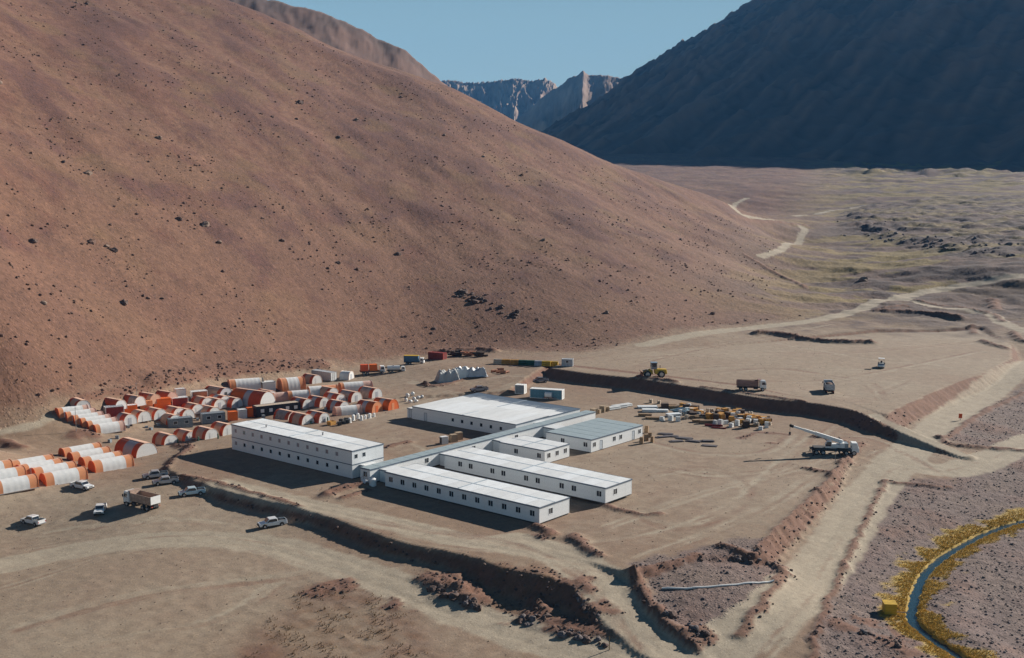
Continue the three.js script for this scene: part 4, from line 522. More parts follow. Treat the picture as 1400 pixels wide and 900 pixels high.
cont('site_hut', 'small pale hut at the near end of the cut bank', 'hut', [3.6, 2.4, 2.3], mat.cont, 776, 500.5, 100, { windows: [0], ww: .9 });
cont('container', 'dark red container at the foot of the hill', 'container', [6.1, 2.5, 2.5], mat.truckred, 598, 491.5, 118, {});
cont('site_hut', 'grey shelter hut with a dark open front among the white tents', 'hut', [4, 3, 2.8], mat.white, 366, 534, 60, { end: mat.black });
// ------------------------------------------------------------------ vehicles
function wheel(t, x, z, r, w, nm = 'wheel') { const g = part(nm, cached(`ty${r}_${w}`, () => cyl(r, r, w, 16, 0, 0, 0, 'z')), mat.tyre, t); g.position.set(x, r, z); part('rim', cached(`rim${r}_${w}`, () => cyl(r * .58, r * .58, w + .02, 12, 0, 0, 0, 'z')), mat.rim, g); return g; }
function pickup(t, paint) {
  const W = 1.84, body = [[2.55, .52], [2.6, .72], [2.52, .95], [1.35, 1.08], [-2.5, 1.08], [-2.62, 1.02], [-2.62, .5]];
  const arch2 = (cx, r) => Array.from({ length: 7 }, (_, i) => { const a = Math.PI * i / 6; return [cx - Math.cos(a) * r, .42 + Math.sin(a) * r]; });
  const sh = [...body.slice(0, 5), ...body.slice(5), [-2.3, .42], ...arch2(-1.6, .46), [.8, .42], ...arch2(1.6, .46), [2.4, .42]];
  const lower = prism(sh, W, .06); part('body', [lower], paint, t);
  // cab with leaning glass
  const cab = [[1.42, 1.05], [.72, 1.72], [-.72, 1.74], [-.98, 1.05]]; part('cab', prism(cab, W - .22, .08), paint, t);
  const side = [[1.1, 1.14], [.62, 1.6], [-.66, 1.62], [-.82, 1.14]];
  for (const s of [-1, 1]) part('side_window', prism(side, .03).translate(0, 0, s * (W / 2 - .105)), mat.glass, t);
  part('windscreen', bar([1.3, 1.19, 0], [.83, 1.64, 0], .03).scale(1, 1, (W - .46) / .03), mat.glass, t);
  part('rear_window', bar([-.99, 1.15, 0], [-.82, 1.62, 0], .03).scale(1, 1, (W - .5) / .03), mat.glass, t);
  part('bed', [bx(1.5, .04, W - .16, -1.8, 1.1, 0)], mat.black, t);
  part('bed_wall', [bx(1.56, .2, .07, -1.82, 1.16, W / 2 - .07), bx(1.56, .2, .07, -1.82, 1.16, -W / 2 + .07), bx(.07, .2, W - .14, -2.58, 1.16, 0)], paint, t);
  part('roll_bar', [bx(.07, .55, .07, -1.1, 1.35, .7), bx(.07, .55, .07, -1.1, 1.35, -.7), bx(.07, .07, 1.4, -1.1, 1.62, 0)], mat.black, t);
  part('front_bumper', bx(.16, .2, W - .1, 2.56, .55, 0), mat.black, t); part('grille', bx(.05, .18, 1, 2.58, .83, 0), mat.black, t); part('rear_bumper', bx(.14, .16, W - .1, -2.66, .55, 0), mat.steel, t);
  for (const s of [-1, 1]) { part('headlight', bx(.08, .14, .36, 2.54, .85, s * .68), mat.lampw, t); part('tail_light', bx(.06, .3, .12, -2.62, .88, s * .8), mat.lampr, t); part('mirror', bx(.1, .16, .22, .95, 1.22, s * (W / 2 + .06)), mat.black, t); for (const x of [1.6, -1.6]) wheel(t, x, s * (W / 2 - .1), .38, .25); }
  return t;
}
{
  const spots = [[372, 719.5, 242, 'paint', 'white pickup parked at the toe of the cut bank, apart from the others'], [262, 677, 246, 'paleblue', 'pale blue pickup parked just below the bank near the tipper truck'], [226, 661.5, 246, 'silver', 'silver pickup, lower of the pair parked by the large red tent'], [212, 653, 246, 'silver', 'silver pickup, upper of the pair parked by the large red tent'], [112, 668, 118, 'paint', 'white car parked beside the tent with the dark oval window'], [137, 700, 168, 'paint', 'white pickup standing next to the shadow of the tipper truck'], [45, 716, 300, 'paint', 'white pickup parked alone on the open ground in front of the tents'], [655, 535, 250, 'greycar', 'dark pickup parked behind the hall near the covered loads'], [738, 523, 250, 'greycar', 'grey pickup parked behind the blue trailer box']];
  for (const [px, py, az, m, l] of spots) { const t = thing('pickup_truck', l, 'pickup'); pickup(t, mat[m]); put(t, px, py, az, .02, [3.4, 1.4]); }
}
function tipper(t, paint, bedm, loaded, o = {}) { // three-axle dump truck, nose to +x
  part('chassis', [bx(8, .3, .9, -.1, .95, 0), bx(.25, .35, 2.3, 4, .7, 0), bx(1.2, .5, .5, 1.2, .8, .95), bx(1, .5, .5, 1.2, .8, -.95)], mat.chassis, t);
  const cab = prism([[4.2, .75], [4.25, 1.7], [3.95, 3], [2.45, 3.05], [2.35, .95]], 2.35, .1); part('cab', cab, paint, t);
  part('windscreen', bar([4.24, 1.85, 0], [4.03, 2.75, 0], .05).scale(1, 1, 2 / .05), mat.glass, t);
  for (const s of [-1, 1]) { part('side_window', prism([[3.95, 1.85], [3.8, 2.6], [2.95, 2.6], [2.95, 1.85]], .04).translate(0, 0, s * 1.18), mat.glass, t); part('mirror', bx(.12, .5, .2, 4.05, 2.2, s * 1.36), mat.black, t); part('headlight', bx(.08, .2, .35, 4.24, 1.1, s * .85), mat.lampw, t); part('tail_light', bx(.06, .15, .3, -4.15, .95, s * .9), mat.lampr, t); part('mudguard', [bx(3, .06, .6, -2.3, 1.22, s * .95)], mat.chassis, t); }
  const H = 1.55, b = part('dump_bed', [bx(6, .1, 2.4, -1.1, 1.4, 0), bx(6, H, .08, -1.1, 1.4 + H / 2, 1.2), bx(6, H, .08, -1.1, 1.4 + H / 2, -1.2), bx(.1, H + .3, 2.4, 1.9, 1.55 + H / 2, 0), bx(.9, .08, 2.3, 2.3, 1.6 + H + .1, 0)], bedm, t);
  part('tailgate', bx(.1, H - .05, 2.3, -4.12, 1.42 + H / 2, 0), o.gate || bedm, t);
  const ribs = []; for (let i = 0; i < 6; i++) for (const s of [-1, 1]) ribs.push(bx(.12, H, .08, -3.8 + i * 1.1, 1.4 + H / 2, s * 1.27)); part('bed_rib', ribs, bedm, b);
  if (loaded) { const g = new THREE.SphereGeometry(1, 14, 8, 0, 6.3, 0, Math.PI / 2); g.scale(2.9, .75, 1.1); part('load', g.translate(-1.1, 2.35, 0), mat.load, t); }
  for (const s of [-1, 1]) { wheel(t, 3.2, s * 1.02, .52, .34); wheel(t, -1.6, s * .95, .52, .56); wheel(t, -2.95, s * .95, .52, .56); }
  part('exhaust', cyl(.09, .09, 1.9, 8, 2.2, 2.2, 1), mat.steel, t);
  return t;
}
{ const t = thing('tipper_truck', 'cream tipper truck with an empty bed on the parking area', 'truck'); tipper(t, mat.white, mat.pale, false, { gate: mat.white }); put(t, 194, 693, 304, .02, [6, 2]); t.scale.setScalar(1); }
{ const t = thing('tipper_truck', 'white tipper truck with a dusty red bed on the upper terrace', 'truck'); tipper(t, mat.paint, mat.bedred, true); put(t, 1027, 533.5, 96, .02, [6, 2]); t.scale.setScalar(.98); }
{ const t = thing('tipper_truck', 'white tipper truck with its tailgate to the camp on the upper terrace', 'truck'); tipper(t, mat.paint, mat.cont, true); put(t, 1133, 536, 10, .02, [6, 2]); t.scale.setScalar(.98); }
{ // road roller
  const t = thing('road_roller', 'white road roller with a canopy alone on the upper terrace', 'roller');
  part('frame', [prism([[2.5, .5], [2.5, 1.15], [.6, 1.2], [.5, .6]], 1.9, .08), bx(2.4, .2, 2.1, 1.7, .8, 0)], mat.white, t); part('engine_hood', prism([[-.4, .6], [-.4, 1.7], [-2.2, 1.5], [-2.3, .7]], 1.5, .12), mat.white, t);
  const d = part('drum', cyl(.75, .75, 2, 26, 0, 0, 0, 'z'), mat.steel, t); d.position.set(1.7, .75, 0); part('drum_hub', cyl(.28, .28, 2.1, 12, 0, 0, 0, 'z'), mat.chassis, d);
  for (const s of [-1, 1]) wheel(t, -1.3, s * .85, .74, .5); for (const x of [-.5, .6]) for (const s of [-1, 1]) part('canopy_post', bx(.08, 1.5, .08, x, 2.2, s * .75), mat.chassis, t);
  part('canopy', bx(1.7, .12, 1.9, .05, 2.98, 0), mat.white, t); part('seat', [bx(.5, .15, .6, -.1, 1.6, 0), bx(.14, .6, .6, -.35, 1.9, 0)], mat.black, t); part('steering_wheel', new THREE.TorusGeometry(.2, .03, 6, 14).rotateY(1.2).translate(.4, 1.95, 0), mat.black, t); put(t, 1205, 502.5, 200, .02, [3, 1.6]);
}
{ // wheel loader at the edge of the cut
  const t = thing('wheel_loader', 'yellow wheel loader with a dark cab at the edge of the upper terrace', 'loader');
  part('rear_body', prism([[-.3, .8], [-.2, 1.9], [-2.9, 1.8], [-3.1, 1], [-2.8, .7]], 1.8, .12), mat.yellow, t); part('front_frame', prism([[.1, .7], [.2, 1.6], [1.6, 1.5], [2, .7]], 1.1, .08), mat.yellow, t);
  const c = part('cab', [bx(1.3, .5, 1.5, -.1, 2.1, 0), bx(1.5, .12, 1.7, -.1, 3.3, 0), ...[-.7, .5].flatMap(x => [-.68, .68].map(z => bx(.1, 1, .1, x, 2.8, z)))], mat.greycar, t); part('cab_window', [bx(1.1, .9, 1.38, -.1, 2.8, 0)], mat.glass, c);
  for (const s of [-1, 1]) { for (const x of [1.4, -1.7]) wheel(t, x, s * 1.05, .78, .55); part('lift_arm', bar([.6, 1.75, s * .5], [2.7, .75, s * .5], .22), mat.yellow, t); }
  part('hydraulic_ram', cyl(.09, .09, 1.7, 8, 1.6, 1.55, 0, 'x'), mat.steel, t); part('bucket', prism([[2.5, .25], [3.7, .12], [3.72, .2], [2.75, .4], [2.65, 1.1], [3, 1.4], [2.9, 1.45], [2.4, 1.1]], 2.7), mat.rust, t); part('exhaust', cyl(.07, .07, .8, 8, -1.6, 2.2, .4), mat.chassis, t); put(t, 893, 515.5, 268, .02, [4, 2]); t.scale.setScalar(1.35);
}
{ // mobile crane
  const t = thing('mobile_crane', 'white mobile crane with its boom reaching out over the camp yard', 'crane');
  part('carrier', [bx(9.4, .4, 2.4, 0, 1.15, 0), bx(2.6, .4, 2.4, -3, 1.5, 0)], mat.chassis, t); const cab = part('drivers_cab', prism([[4.1, .75], [4.1, 1.55], [5.7, 1.55], [5.75, .75]], 2.5, .06), mat.white, t); part('cab_top', prism([[4.1, 1.5], [4.1, 2.9], [5.3, 2.85], [5.72, 1.5]], 2.4, .12), mat.white, cab); part('windscreen', bar([5.74, 1.75, 0], [5.42, 2.6, 0], .05).scale(1, 1, 40), mat.glass, cab);
  for (const x of [4.6, 2.9, -2.2, -3.7]) for (const s of [-1, 1]) wheel(t, x, s * 1.05, .56, .42);
  for (const x of [1.2, -4.6]) for (const s of [-1, 1]) part('outrigger', [bx(.35, .3, 1.2, x, 1, s * 1.7), bx(.22, 1, .22, x, .5, s * 2.25), bx(.55, .06, .55, x, .05, s * 2.25)], mat.chassis, t);
  part('turntable', cyl(.9, .9, .35, 20, .2, 1.55, 0), mat.steel, t);
  const up = part('superstructure', [bx(3, .7, 2, .8, 2.05, 0), bx(1, 1.1, 2.3, 2, 2.25, 0)], mat.white, t); part('counterweight', bx(.8, 1.1, 2.4, 2.9, 2.2, 0), mat.contgrey, up);
  const oc = part('operators_cab', prism([[-1.8, 1.7], [-1.8, 2.6], [-1.4, 3.3], [-.4, 3.3], [-.4, 1.7]], .9, .06).translate(0, 0, .95), mat.white, t); part('cab_window', prism([[-1.7, 2.1], [-1.72, 2.6], [-1.4, 3.15], [-.55, 3.15], [-.55, 2.1]], .94).translate(0, 0, .95), mat.glass, oc);
  const b0 = [2.2, 2.9, 0], dir = new THREE.Vector3(-1, .3, 0).normalize(), at = k => [b0[0] + dir.x * k, b0[1] + dir.y * k, 0];
  const bm = part('boom', bar(at(0), at(6.4), .75), mat.white, t); part('boom_section', bar(at(6.4), at(9), .58), mat.white, bm); part('boom_section', bar(at(9), at(11.6), .44), mat.white, bm); part('boom_head', [bar(at(11.5), at(12.2), .6), cyl(.35, .35, .4, 14, ...at(12.1), 'z')], mat.black, bm);
  const tip = at(12.3); part('hoist_rope', [bar([tip[0], tip[1], 0], [tip[0], tip[1] - 1.5, 0], .05)], mat.black, t); part('hook_block', [bx(.4, .6, .3, tip[0], tip[1] - 1.8, 0), new THREE.TorusGeometry(.18, .06, 6, 12, 4.6).translate(tip[0], tip[1] - 2.25, 0)], mat.black, t); part('boom_cylinder', bar([-.2, 2.1, 0], at(5), .26), mat.steel, t);
  put(t, 1138, 621, 96, .02, [6, 2]);
}
{ // flatbed truck carrying two red boxes, a tanker and a blue box truck at the hill foot
  const flat = (t, m) => { part('chassis', bx(7.4, .25, 2.2, -.2, 1, 0), mat.chassis, t); const c = part('cab', prism([[4.1, .8], [4.1, 1.7], [3.85, 2.7], [2.5, 2.75], [2.4, .9]], 2.2, .1), m, t); part('windscreen', bar([4.1, 1.8, 0], [3.9, 2.5, 0], .05).scale(1, 1, 38), mat.glass, c); for (const s of [-1, 1]) { part('side_window', prism([[3.8, 1.75], [3.7, 2.4], [2.8, 2.4], [2.8, 1.75]], .04).translate(0, 0, s * 1.1), mat.glass, c); for (const x of [3.2, -1.6, -2.8]) wheel(t, x, s * .95, .48, .34); } };
  const a = thing('flatbed_truck', 'white flatbed truck carrying red boxes at the foot of the hill', 'truck'); flat(a, mat.white); part('deck', bx(6.2, .15, 2.4, -1, 1.22, 0), mat.rust, a); put(a, 509, 511, 78, .02, [5, 2]); 
  for (const [x, m] of [[-2.6, mat.red], [.3, mat.orange]]) { const q = thing('cargo_box', x < 0 ? 'deep red cargo box on the rear of the flatbed truck' : 'orange red cargo box on the flatbed behind its cab', 'box'); container(q, 2.5, 2.2, 2, m, {}); q.position.copy(new THREE.Vector3(x, 1.2, 0).applyAxisAngle(new THREE.Vector3(0, 1, 0), a.rotation.y).add(a.position)); q.rotation.y = a.rotation.y; }
  const k = thing('tanker_truck', 'white tanker truck in front of the flatbed at the hill foot', 'truck'); flat(k, mat.white); part('tank', [cyl(1, 1, 5.4, 20, -.9, 2.15, 0, 'x').scale(1, 1, 1.1)], mat.white, k); part('hatch', cyl(.3, .3, .25, 12, -.9, 3.2, 0), mat.steel, k); put(k, 541, 508.5, 82, .02, [5, 2]); k.scale.setScalar(.75);
  const b = thing('box_truck', 'box truck with a dark blue body and white cab beside the red container', 'truck'); flat(b, mat.white); part('box_body', [bx(5.8, 2.3, 2.4, -1, 2.4, 0)], mat.blue, b); part('box_roof', bx(5.9, .1, 2.5, -1, 3.6, 0), mat.yellow, b); put(b, 566, 497.5, 96, .02, [5, 2]); b.scale.setScalar(.85);
}
// ------------------------------------------------------------------ material yard and loose goods
const R = rng(99);
const planks = (L, W, H) => { const g = [], n = Math.max(2, Math.round(H / .22)); for (let j = 0; j < n; j++) { const k = Math.max(3, Math.round(W / .3)); for (let i = 0; i < k; i++) g.push(bx(L * (.94 + .06 * R()), H / n - .03, W / k - .03, (R() - .5) * .12, (j + .5) * H / n, -W / 2 + (i + .5) * W / k)); } return g; };
const crateGeo = (L, W, H) => { const g = [bx(L - .12, H - .1, W - .12, 0, H / 2 + .06, 0)]; for (let i = 0; i < 4; i++) for (const s of [-1, 1]) g.push(bx(L, H / 4 - .05, .05, 0, (i + .5) * H / 4 + .06, s * W / 2)); for (const x of [-1, 1]) for (const z of [-1, 1]) g.push(bx(.1, H + .05, .1, x * L / 2, H / 2 + .03, z * W / 2)); g.push(bx(L + .06, .06, W + .06, 0, H + .08, 0)); return g; };
function yard(name, label, cat, group, geo, m, px, py, az, base) { const o = base ? copy(base, label, group) : single(name, geo, m, label, cat, group); put(o, px, py, az, .02); return o; }
const yardSets = [
  ['amber_crate', 'amber wooden crate among the stacked goods of the material yard', 'crate', crateGeo(1.7, 1.3, 1.2), mat.amber, [[1000, 571], [1006, 566], [991, 566], [1013, 574], [986, 571], [1022, 573], [1030, 576], [1041, 580], [947, 565], [957, 567], [984, 563], [1044, 576], [1010, 563]]],
  ['yellow_drum_pallet', 'pallet of pale yellow bags in the material yard', 'pallet', [bx(1.3, .14, 1.1, 0, .07, 0), ...[0, 1, 2].flatMap(j => [-.32, .32].flatMap(x => [-.27, .27].map(z => new THREE.SphereGeometry(.36, 8, 5).scale(1, .5, .85).translate(x, .3 + j * .3, z))))], mat.cream, [[1034, 573], [1052, 581], [1035, 583], [1019, 580], [1003, 580], [939, 573], [966, 572], [975, 569], [890, 551], [901, 552], [1026, 568], [995, 562]]],
  ['wrapped_pallet', 'white wrapped pallet in the material yard', 'pallet', [bx(1.3, .14, 1.1, 0, .07, 0), bx(1.2, 1.1, 1, 0, .7, 0), bx(1.1, .1, .9, .02, 1.28, .02)], mat.wrap, [[985, 582], [992, 580], [1000, 584], [978, 580], [1008, 582], [1048, 585], [1012, 578], [917, 575], [927, 576], [905, 575], [1040, 588]]],
  ['timber_stack', 'stack of brown boards lying in the material yard', 'timber', planks(4.2, 1.5, .8), mat.wood, [[882, 569, 98], [893, 573, 98], [915, 557, 100], [921, 559, 95], [955, 577, 80], [968, 579, 88], [1025, 583, 92], [948, 572, 70]]],
  ['panel_stack', 'stack of pale building panels lying in the material yard', 'panels', [0, 1, 2, 3, 4].map(i => bx(5.2, .1, 2.2, (i % 2) * .1, .08 + i * .14, ((i * 7) % 3 - 1) * .08)), mat.wall, [[888, 563, 92], [902, 563, 96], [885, 558, 88], [921, 569, 70]]],
  ['steel_beam_stack', 'low stack of dark steel beams on the ground behind the grey-roofed block', 'beams', [...[0, 1, 2, 3].flatMap(i => [bx(4.6, .05, .3, 0, .2, -.7 + i * .46), bx(4.6, .05, .3, 0, .02, -.7 + i * .46), bx(4.6, .2, .05, 0, .11, -.7 + i * .46)]), bx(3.6, .05, 1.6, .2, .3, 0)], mat.beam, [[910, 594, 105], [917, 597, 100], [936, 600, 112], [948, 604, 116], [967, 604, 92], [970, 610, 108], [925, 604, 80], [908, 598, 70]]],
  ['cardboard_carton', 'tan carton stack against the end of the grey-roofed block', 'carton', [bx(1, .9, .9, 0, .45, 0), bx(.9, .7, .8, .05, 1.27, .03)], mat.card, [[883, 603], [888, 598], [892, 605], [884, 592], [877, 607]]],
  ['white_sack', 'white bulk sack beside the orange tents', 'sack', [new THREE.SphereGeometry(.62, 10, 7).scale(1, .8, 1).translate(0, .48, 0), bx(.9, .5, .9, 0, .3, 0)], mat.wrap, [[555, 549], [561, 551], [566, 547], [572, 545], [557, 543], [564, 541], [577, 544], [569, 550]]],
  ['portable_tank', 'small white tank in the row along the camp yard', 'tank', [cyl(.5, .5, 1.1, 14, 0, .6, 0), cyl(.15, .5, .2, 14, 0, 1.24, 0), bx(1, .1, 1, 0, .05, 0)], mat.white, [[483, 575], [489, 573], [494, 575], [499, 573], [505, 572], [511, 570], [478, 578]]],
  ['tool_crate', 'dark tool crate in the row along the camp yard', 'crate', crateGeo(1.2, .9, .8), mat.chassis, [[464, 582], [470, 580], [475, 579], [473, 576], [467, 578]]],
  ['cream_crate', 'cream crate in the line behind the grey-roofed block', 'crate', crateGeo(1.5, 1.4, 1.6), mat.woodp, [[812, 567], [818, 565], [824, 563.5], [830, 562]]],
  ['white_pipe_bundle', 'bundle of white pipes behind the grey-roofed block', 'pipes', [0, 1, 2, 3, 4].flatMap(i => [cyl(.22, .22, 5.4, 10, 0, .24, -.9 + i * .45, 'x'), ...(i < 4 ? [cyl(.22, .22, 5.2, 10, .1, .62, -.67 + i * .45, 'x')] : [])]), mat.wrap, [[838, 560, 56], [846, 558, 58], [852, 556, 55]]],
  ['salmon_pipe', 'salmon coloured pipe section in the heap near the covered loads', 'pipe', cyl(.45, .45, 2.2, 14, 0, .45, 0, 'x'), mat.salmon, [[676, 509, 60], [682, 510, 70], [688, 511, 95], [693, 510, 50], [684, 507, 80]]],
  ['blue_frame_stack', 'pale blue steel frame leaning among the goods of the material yard', 'frames', [bar([-2, .1, 0], [2, 1.2, 0], .3), bar([-2, .1, .8], [2, 1.2, .8], .3), bar([-1.6, .1, .4], [1.6, 1.5, .4], .3), bx(3.2, .2, 1.2, 0, .1, .4)], mat.paleblue, [[931, 562, 110], [935, 566, 120], [926, 561, 100]]],
  ['red_girder', 'red steel girder on the ground at the edge of the material yard', 'girder', [bx(5, .06, .4, 0, .03, 0), bx(5, .06, .4, 0, .45, 0), bx(5, .4, .06, 0, .24, 0)], mat.truckred, [[976, 583, 104], [983, 586, 108]]],
  ['supply_box', 'small supply box standing between the tents', 'box', [bx(.9, .7, .7, 0, .35, 0), bx(.95, .06, .75, 0, .73, 0)], mat.contgrey, [[200, 585], [206, 588], [216, 582], [240, 592], [268, 590], [270, 575], [300, 566], [325, 560], [360, 572], [420, 566], [445, 561], [462, 556], [492, 552], [175, 585], [150, 605], [160, 600], [420, 548], [300, 583]]],
  ['gas_bottle', 'dark gas bottle standing beside a tent', 'bottle', [cyl(.2, .2, 1.1, 10, 0, .55, 0), cyl(.06, .18, .16, 10, 0, 1.17, 0)], mat.green, [[243, 606], [271, 603], [298, 600], [205, 577], [425, 580], [448, 577], [520, 561]]],
  ['machine_box', 'dark machine crate among the crates of the material yard', 'crate', crateGeo(1.8, 1.5, 1.4), mat.dbrown, [[950, 562], [944, 567], [1014, 569], [979, 575], [1020, 585], [909, 559], [962, 572]]]
];
{ const q = rng(515), extra = { amber_crate: 16, yellow_drum_pallet: 14, wrapped_pallet: 20, machine_box: 7, timber_stack: 4 }; for (const s of yardSets) for (let i = 0; i < (extra[s[0]] || 0); i++) { const u = q(); s[5].push([lerp(930, 1050, u), lerp(563, 579, u) + (q() - .5) * 12, s[0] === 'timber_stack' ? 80 + 40 * q() : undefined]); } }
for (const [name, label, cat, geo, m, spots] of yardSets) { let b = null; for (const [px, py, az] of spots) { const o = yard(name, label, cat, label.includes('yard') ? name.replace(/_/g, ' ') + 's of the yard' : name.replace(/_/g, ' ') + 's', geo, m, px, py, az ?? (60 + R() * 90), b); o.scale.set(.7 + .35 * R(), .65 + .55 * R(), .7 + .35 * R()); b ||= o; } }
{ // crated air units on the yard between the two-storey block and the hall
  for (const [px, py, k, l] of [[607, 607, 1, 'white crated unit with a dark side on the inner yard'], [620, 604, 0, 'cream crated unit next to the dark-sided one on the inner yard'], [627, 601, 0, 'narrow cream crated unit at the hall side of the inner yard group']]) { const t = thing('crated_unit', l, 'crate'); part('crate', crateGeo(1.6, 1.2, 1.7), k ? mat.white : mat.woodp, t); part('pallet', [bx(1.8, .1, 1.3, 0, .05, 0)], mat.wood, t); if (k) part('dark_side', bx(.05, 1.4, 1, -.86, .85, 0), mat.chassis, t); put(t, px, py, 60, .02); }
}
{ // tarp-covered loads in a bermed yard and their neighbours
  const tarp = (L, W, H, seed) => { const g = new THREE.PlaneGeometry(L * 1.1, W * 1.25, 36, 22); g.rotateX(-Math.PI / 2); const p = g.attributes.position; for (let i = 0; i < p.count; i++) { const x = p.getX(i), z = p.getZ(i), e = Math.max(Math.abs(x) / (L / 2), Math.abs(z) / (W / 2)); let y = H * (1 - sst(.72, 1.08, e)) * (1 + .28 * n1(x * .5 + seed, z * .5)) + .08 * n2(x * 2 + seed, z * 2); if (e > 1.05) y = .02; p.setY(i, Math.max(.02, y)); } g.computeVertexNormals(); return g; };
  for (const [px, py, L, W, H, az, m, l] of [[612, 521, 7, 4.4, 3, 72, 'tarp', 'large grey white tarpaulin heap inside the low earth ring'], [632, 517, 5.4, 4, 3, 76, 'wrap', 'white tarpaulin covered load in the middle of the earth ring'], [652, 514, 6, 3.6, 2.3, 80, 'cont', 'pale blue tarpaulin covered load at the end of the earth ring']]) { const o = single('covered_load', tarp(L, W, H, px), mat[m].clone(), l, 'covered load'); o.material.side = THREE.DoubleSide; put(o, px, py, az, .02); }
  const rolls = [[681, 497.5, 'cream', 'cream'], [692, 498, 'amber', 'amber'], [704, 498.5, 'amber', 'amber'], [715, 499, 'green', 'green'], [726, 499.5, 'green', 'green'], [737, 500, 'cont', 'pale'], [747, 500.5, 'yellow', 'yellow'], [757, 501, 'yellow', 'yellow']];
  for (const [px, py, m, c] of rolls) { const o = single('pipe_stack', [0, 1, 2].flatMap(j => Array.from({ length: 4 - j }, (_, i) => cyl(.3, .3, 3, 10, 0, .3 + j * .52, -.9 + j * .3 + i * .6, 'x'))), mat[m], `${c} pipe stack in the long line along the back of the camp`, 'pipes', `${c} pipe stacks`); put(o, px, py, 97, .02); o.scale.set(.95, 1, 1.2); }
  for (const [px, py, az, m, l] of [[622, 487, 100, 'dbrown', 'dark scrap heap beside the red container'], [640, 487, 92, 'salmon', 'reddish equipment heap between two dark ones'], [657, 488, 80, 'dbrown', 'dark heap of stacked parts next to the pipe line']]) { const g = []; const q = rng(px); for (let i = 0; i < 18; i++) g.push(bx(.6 + 1.6 * q(), .4 + .7 * q(), .6 + q(), (q() - .5) * 4, .4 + q() * 1.4, (q() - .5) * 2).rotateY((q() - .5) * .3)); const o = single('equipment_heap', g, mat[m], l, 'heap'); put(o, px, py, az, .1); }
  const c = thing('water_cart', 'white tank on a red cart in front of the blue trailer box', 'cart'); part('tank', cyl(.8, .8, 2, 16, 0, 1.3, 0, 'x'), mat.white, c); part('cart_frame', [bx(2.6, .15, 1.3, 0, .5, 0), bar([1.2, .5, 0], [2.4, .4, 0], .12)], mat.truckred, c); for (const s of [-1, 1]) wheel(c, 0, s * .75, .35, .2); put(c, 750, 546, 108, .02);
  const y = single('yellow_skip', [bx(1.8, .1, 1.4, 0, .1, 0), bx(1.8, .9, .08, 0, .55, .7), bx(1.8, .9, .08, 0, .55, -.7), bx(.08, .9, 1.4, .88, .55, 0), bx(.08, .9, 1.4, -.88, .55, 0), bx(1.5, .2, 1.2, 0, .7, 0)], mat.amber, 'yellow open bin at the back of the two-storey block', 'bin'); put(y, 453, 581, 40, .02);
}
